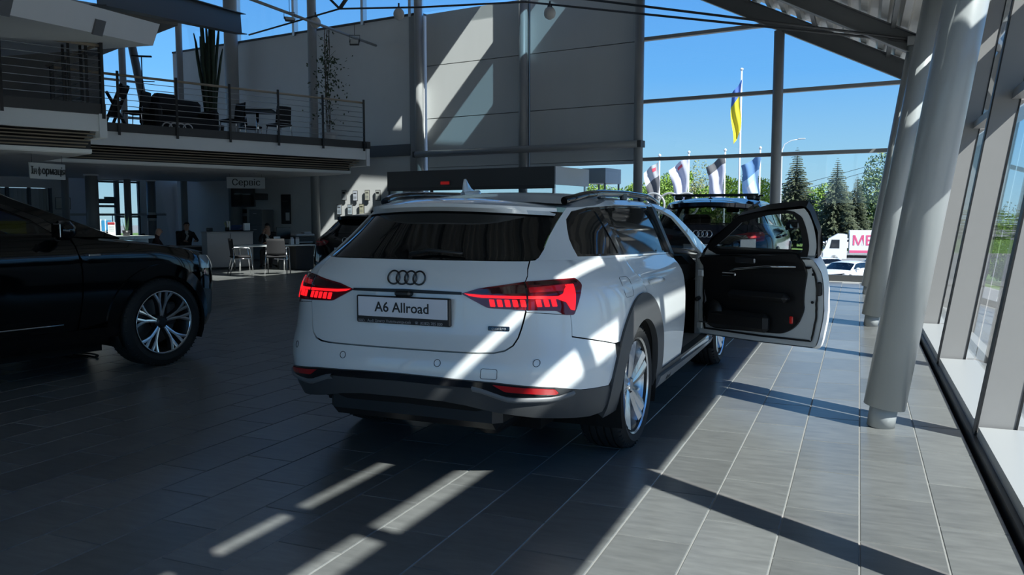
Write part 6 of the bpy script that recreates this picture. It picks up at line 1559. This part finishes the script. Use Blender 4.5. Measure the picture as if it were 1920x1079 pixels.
for k in range(12):
    z = .6+k*.19; a = k*2.1; MB().tube([(0, 0, z-.1), (.25*math.cos(a), .25*math.sin(a), z+.1)], .004, 5).build('twig', BARK, t)
p = (-14.380, 13.672, 3.110); t = thing('lamp_stand', 'thin black stand with a flat top bar near the gallery corner', 'stand', gal_pt(p), .6)
MB().tube([(0, 0, 0), (0, 0, 1.62)], .012, 8).build('pole', SATIN, t); MB().bbox((0, 0, 1.63), (.42, .06, .035), .01).build('top_bar', SATIN, t); MB().lathe([(0, 0), (.15, 0), (.15, .015), (0, .02)], n=20).build('foot', SATIN, t); MB().bbox((.12, 0, 1.1), (.26, .05, .015), .004).build('shelf', SATIN, t)
for p, lab in ((tuple(mp(-10.2, -.9, 0)), 'dark office desk with papers on the nearer gallery block'),):
    t = thing('gallery_desk', lab, 'desk', (p[0], p[1], GZ0), MRZ)
    MB().bbox((0, 0, .72), (1.7, .75, .04), .01).build('top', SATIN, t); MB().bbox((-.78, 0, .35), (.05, .7, .7), .01).build('side_panel', SATIN, t); MB().bbox((.78, 0, .35), (.05, .7, .7), .01).build('side_panel', SATIN, t); MB().bbox((0, .3, .4), (1.5, .03, .5), .01).build('back_panel', SATIN, t)
    MB().bbox((.2, 0, .80), (.5, .3, .12), .03).build('machine', SATIN, t); MB().tube([(-.2, 0, .74), (-.2, 0, 1.35)], [.03, .02], 10).build('white_tube', TOPW, t)
t = thing('corner_rack', 'black metal ladder rack at the corner of the gallery block', 'rack', tuple(mp(A1-.35, BN+.35, GZ0)), MRZ)
for sx in (-.14, .14):
    for sy in (-.14, .14): MB().box((sx, sy, .62), (.04, .03, 1.24)).build('upright', SATIN, t)
for k in range(6): MB().tube([(-.16, -.16, .15+.2*k), (.16, .16, .2+.2*k)], .006, 5).build('rung', STEEL, t); MB().tube([(.16, -.16, .15+.2*k), (-.16, .16, .2+.2*k)], .006, 5).build('rung', STEEL, t)
t = thing('floor_mat_cable', 'dark coiled cable lying on the floor under the SUV', 'cable', (-6.795, 5.527, 0.000)); MB().tube([(.28*math.cos(a)+.1*a*0, .10*math.sin(a), .012) for a in [k*.3 for k in range(20)]], .010, 6).build('coil', SATIN, t)

# ================================================================ people
SKIN = mat('skin', (.42, .25, .18), .6); SUIT = mat('dark_suit', (.012, .012, .014), .8); SHIRT = mat('pale_shirt', (.45, .46, .46), .7); JUMP = mat('dark_red_jumper', (.035, .012, .012), .85); HAIR = mat('dark_hair', (.015, .012, .010), .7)
def person(label, loc, rz, J, suit, hair=True, s=1.0, shirt=True):
    """J: joints dict; body grown with a skin modifier from the pelvis"""
    V = []; E = []; Rr = []
    def v(p, r): V.append(p); Rr.append(r); return len(V)-1
    def chain(start, pts):
        k = start
        for p, r in pts: n = v(p, r); E.append((k, n)); k = n
        return k
    pel = v(J['pelvis'], (.15, .13)); ch_ = chain(pel, [(J['waist'], (.145, .12)), (J['chest'], (.17, .125))]); nk = chain(ch_, [(J['neck'], (.062, .062))])
    hd0 = Vector(J['head']); nkv = Vector(J['neck']); up = (hd0-nkv).normalized(); fw = Vector(J['face']).normalized()
    h1 = chain(nk, [(tuple(hd0-up*.03+fw*.012), (.076, .086)), (tuple(hd0+up*.05), (.080, .095)), (tuple(hd0+up*.115-fw*.01), (.055, .065))])
    hands = []
    for sd_ in ('r', 'l'):
        sh, el, wr_ = J['sh'+sd_], J['el'+sd_], J['wr'+sd_]
        w = chain(ch_, [(sh, (.068, .068)), (el, (.048, .048)), (wr_, (.030, .028))])
        d = Vector(J['ha'+sd_]).normalized(); pn = Vector(J['pn'+sd_]); sdv = d.cross(pn).normalized(); pn = sdv.cross(d)
        W = Vector(wr_); pm = W+d*.075; pal = chain(w, [(tuple(pm), (.036, .020))])
        for i, (o, L) in enumerate(((-.030, .070), (-.010, .082), (.010, .078), (.029, .062))):
            b = pm+d*.02+sdv*o; chain(pal, [(tuple(b), (.010, .010)), (tuple(b+d*L*.5-pn*.008), (.009, .009)), (tuple(b+d*L*.8-pn*.032), (.008, .008))])
        tb = W+d*.035-sdv*.032; chain(pal, [(tuple(tb-sdv*.012), (.011, .011)), (tuple(tb-sdv*.028+d*.035-pn*.01), (.009, .009))])
        hands.append(W)
        hip, kn, an = J['hi'+sd_], J['kn'+sd_], J['an'+sd_]
        chain(pel, [(hip, (.10, .10)), (kn, (.068, .068)), (an, (.045, .045)), (J['to'+sd_], (.045, .035))])
    me = bpy.data.meshes.new('person'); me.from_pydata([tuple(p) for p in V], E, [])
    o = bpy.data.objects.new('tmp', me); COL.objects.link(o); o.modifiers.new('s', 'SKIN'); 
    for i, d in enumerate(me.skin_vertices[0].data): d.radius = Rr[i]; d.use_root = (i == 0)
    o.modifiers.new('b', 'SUBSURF').levels = 2; o.modifiers['b'].render_levels = 2
    dg = bpy.context.evaluated_depsgraph_get(); m2 = bpy.data.meshes.new_from_object(o.evaluated_get(dg)); bpy.data.objects.remove(o)
    for m in (suit, SKIN, SHIRT): m2.materials.append(m)
    m2.polygons.foreach_set('use_smooth', [True]*len(m2.polygons)); mi = []
    for pl in m2.polygons:
        c = pl.center; k = 0
        if (c-nkv).dot(up) > .012 and (c-hd0).length < .3: k = 1
        elif any((c-h).length < .20 and (c-h).dot(Vector(J['ha'+'rl'[i]]).normalized()) > .0 for i, h in enumerate(hands)): k = 1
        elif shirt and (c-nkv).dot(fw) > .03 and abs((c-nkv).dot(fw.cross(Vector((0, 0, 1))))) < .035 and -.32 < (c-nkv).z < .02: k = 2
        mi.append(k)
    m2.polygons.foreach_set('material_index', mi)
    p = link('person', m2); p.location = loc; p.rotation_euler = (0, 0, rz); p.scale = (s, s, s); tag(p, label, 'person')
    side = fw.cross(up).normalized(); hc = hd0+up*.03
    f = MB(); f.tube([hc+fw*.088+up*.02, hc+fw*.108-up*.022, hc+fw*.088-up*.03], [.008, .014, .008], 6); f.build('nose', SKIN, p)
    for q in (-1, 1):
        MB().lathe([(0, -.006), (.016, -.006), (.020, 0), (.016, .006), (0, .006)], c=hc+side*q*.080-fw*.005, axis='y', n=10).build('ear', SKIN, p)
        MB().lathe([(0, -.008), (.009, -.004), (.009, .004), (0, .008)], c=hc+side*q*.033+fw*.083+up*.025, axis='y', n=8).build('eye', HAIR, p)
    MB().tube([hc+fw*.086-up*.055+side*.024, hc+fw*.092-up*.056, hc+fw*.086-up*.055-side*.024], .005, 5).build('mouth', mat('lips', (.30, .12, .10), .6), p)
    if hair:
        rows = []
        for i in range(7):
            th = math.pi*.5*i/6*1.12; row = []
            for j in range(17):
                a = 2*math.pi*j/16; dd = fw*math.cos(a)*.101+side*math.sin(a)*.090; lim = min(th, 1.05 if math.cos(a) > .3 else 1.9)
                row.append(hc+up*.02+dd*math.sin(lim)+up*.112*math.cos(lim)-fw*.008)
            rows.append(row)
        MB().grid(rows).build('hair', HAIR, p)
    return p
SEAT = dict(pelvis=(0, 0, .50), waist=(.02, 0, .68), chest=(.06, 0, .90), neck=(.09, 0, 1.07), head=(.13, 0, 1.17), face=(1, 0, -.15), hir=(.06, -.10, .47), hil=(.06, .10, .47), knr=(.44, -.13, .50), knl=(.44, .13, .50), anr=(.45, -.13, .10), anl=(.45, .13, .10), tor=(.60, -.14, .045), tol=(.60, .14, .045),
    shr=(.06, -.20, .96), shl=(.06, .20, .96), elr=(.20, -.30, .74), ell=(.20, .30, .74), wrr=(.42, -.16, .745), wrl=(.42, .16, .745), har=(1, .35, 0), hal=(1, -.35, 0), pnr=(0, 0, 1), pnl=(0, 0, 1))
P3 = dict(SEAT); P3.update(elr=(.34, -.20, .76), wrr=(.24, -.10, 1.05), har=(-.45, .35, .8), pnr=(1, 0, .3), ell=(.26, .30, .74), wrl=(.42, .06, .745), hal=(.5, -1, 0), head=(.17, 0, 1.16), face=(.9, -.35, -.25), chest=(.10, 0, .89), neck=(.13, 0, 1.05))
q = Vector((-13.889, 17.098, 0.000)); person('seated man in dark clothes holding a phone to his head at the service desk', (q.x, q.y, .0), R(-62), P3, SUIT, s=.86)
q = Vector((-16.719, 17.165, 0.000)); person('seated man in a dark suit and pale shirt left of the grey counter', (q.x, q.y, 0), R(-30), SEAT, SUIT, s=.87)
q = Vector((-15.185, 14.599, 0.000)); person('bald man in a dark red jumper seated with his back turned', (q.x, q.y, 0), R(40), SEAT, JUMP, hair=False, s=.80, shirt=False)
q = Vector((-18.132, 13.978, 0.000)); person('dark-haired person seated behind the SUV, seen through its window', (q.x, q.y, 0), R(-70), SEAT, SUIT, s=1.02)
def office_chair(label, p, rz, s=.84):
    t = thing('office_chair', label, 'chair', (p[0], p[1], 0), rz, 'office chairs at the desks'); t.scale = (s, s, s)
    MB().bbox((0.05, 0, .43), (.46, .46, .07), .03).build('seat', BLKF, t); MB().bbox((-.24, 0, .78), (.06, .46, .60), .03, rot=Matrix.Rotation(-.12, 3, 'Y')).build('backrest', BLKF, t); MB().tube([(0, 0, .06), (0, 0, .42)], .03, 10).build('column', SATIN, t)
    for k in range(5): a = k*1.2566; MB().tube([(0, 0, .09), (.26*math.cos(a), .26*math.sin(a), .05)], .016, 6).build('leg', SATIN, t); MB().lathe([(0, -.02), (.03, -.02), (.03, .02), (0, .02)], c=(.26*math.cos(a), .26*math.sin(a), .03), axis='y', n=10).build('castor', SATIN, t)
office_chair('black office chair under the man on the phone', (-13.889, 17.098, 0.000), R(-62)); office_chair('black office chair under the man in the dark suit', (-16.719, 17.165, 0.000), R(-30)); office_chair('black office chair under the bald man', (-15.185, 14.599, 0.000), R(40)); office_chair('black office chair under the person seen through the SUV window', (-18.132, 13.978, 0.000), R(-70))
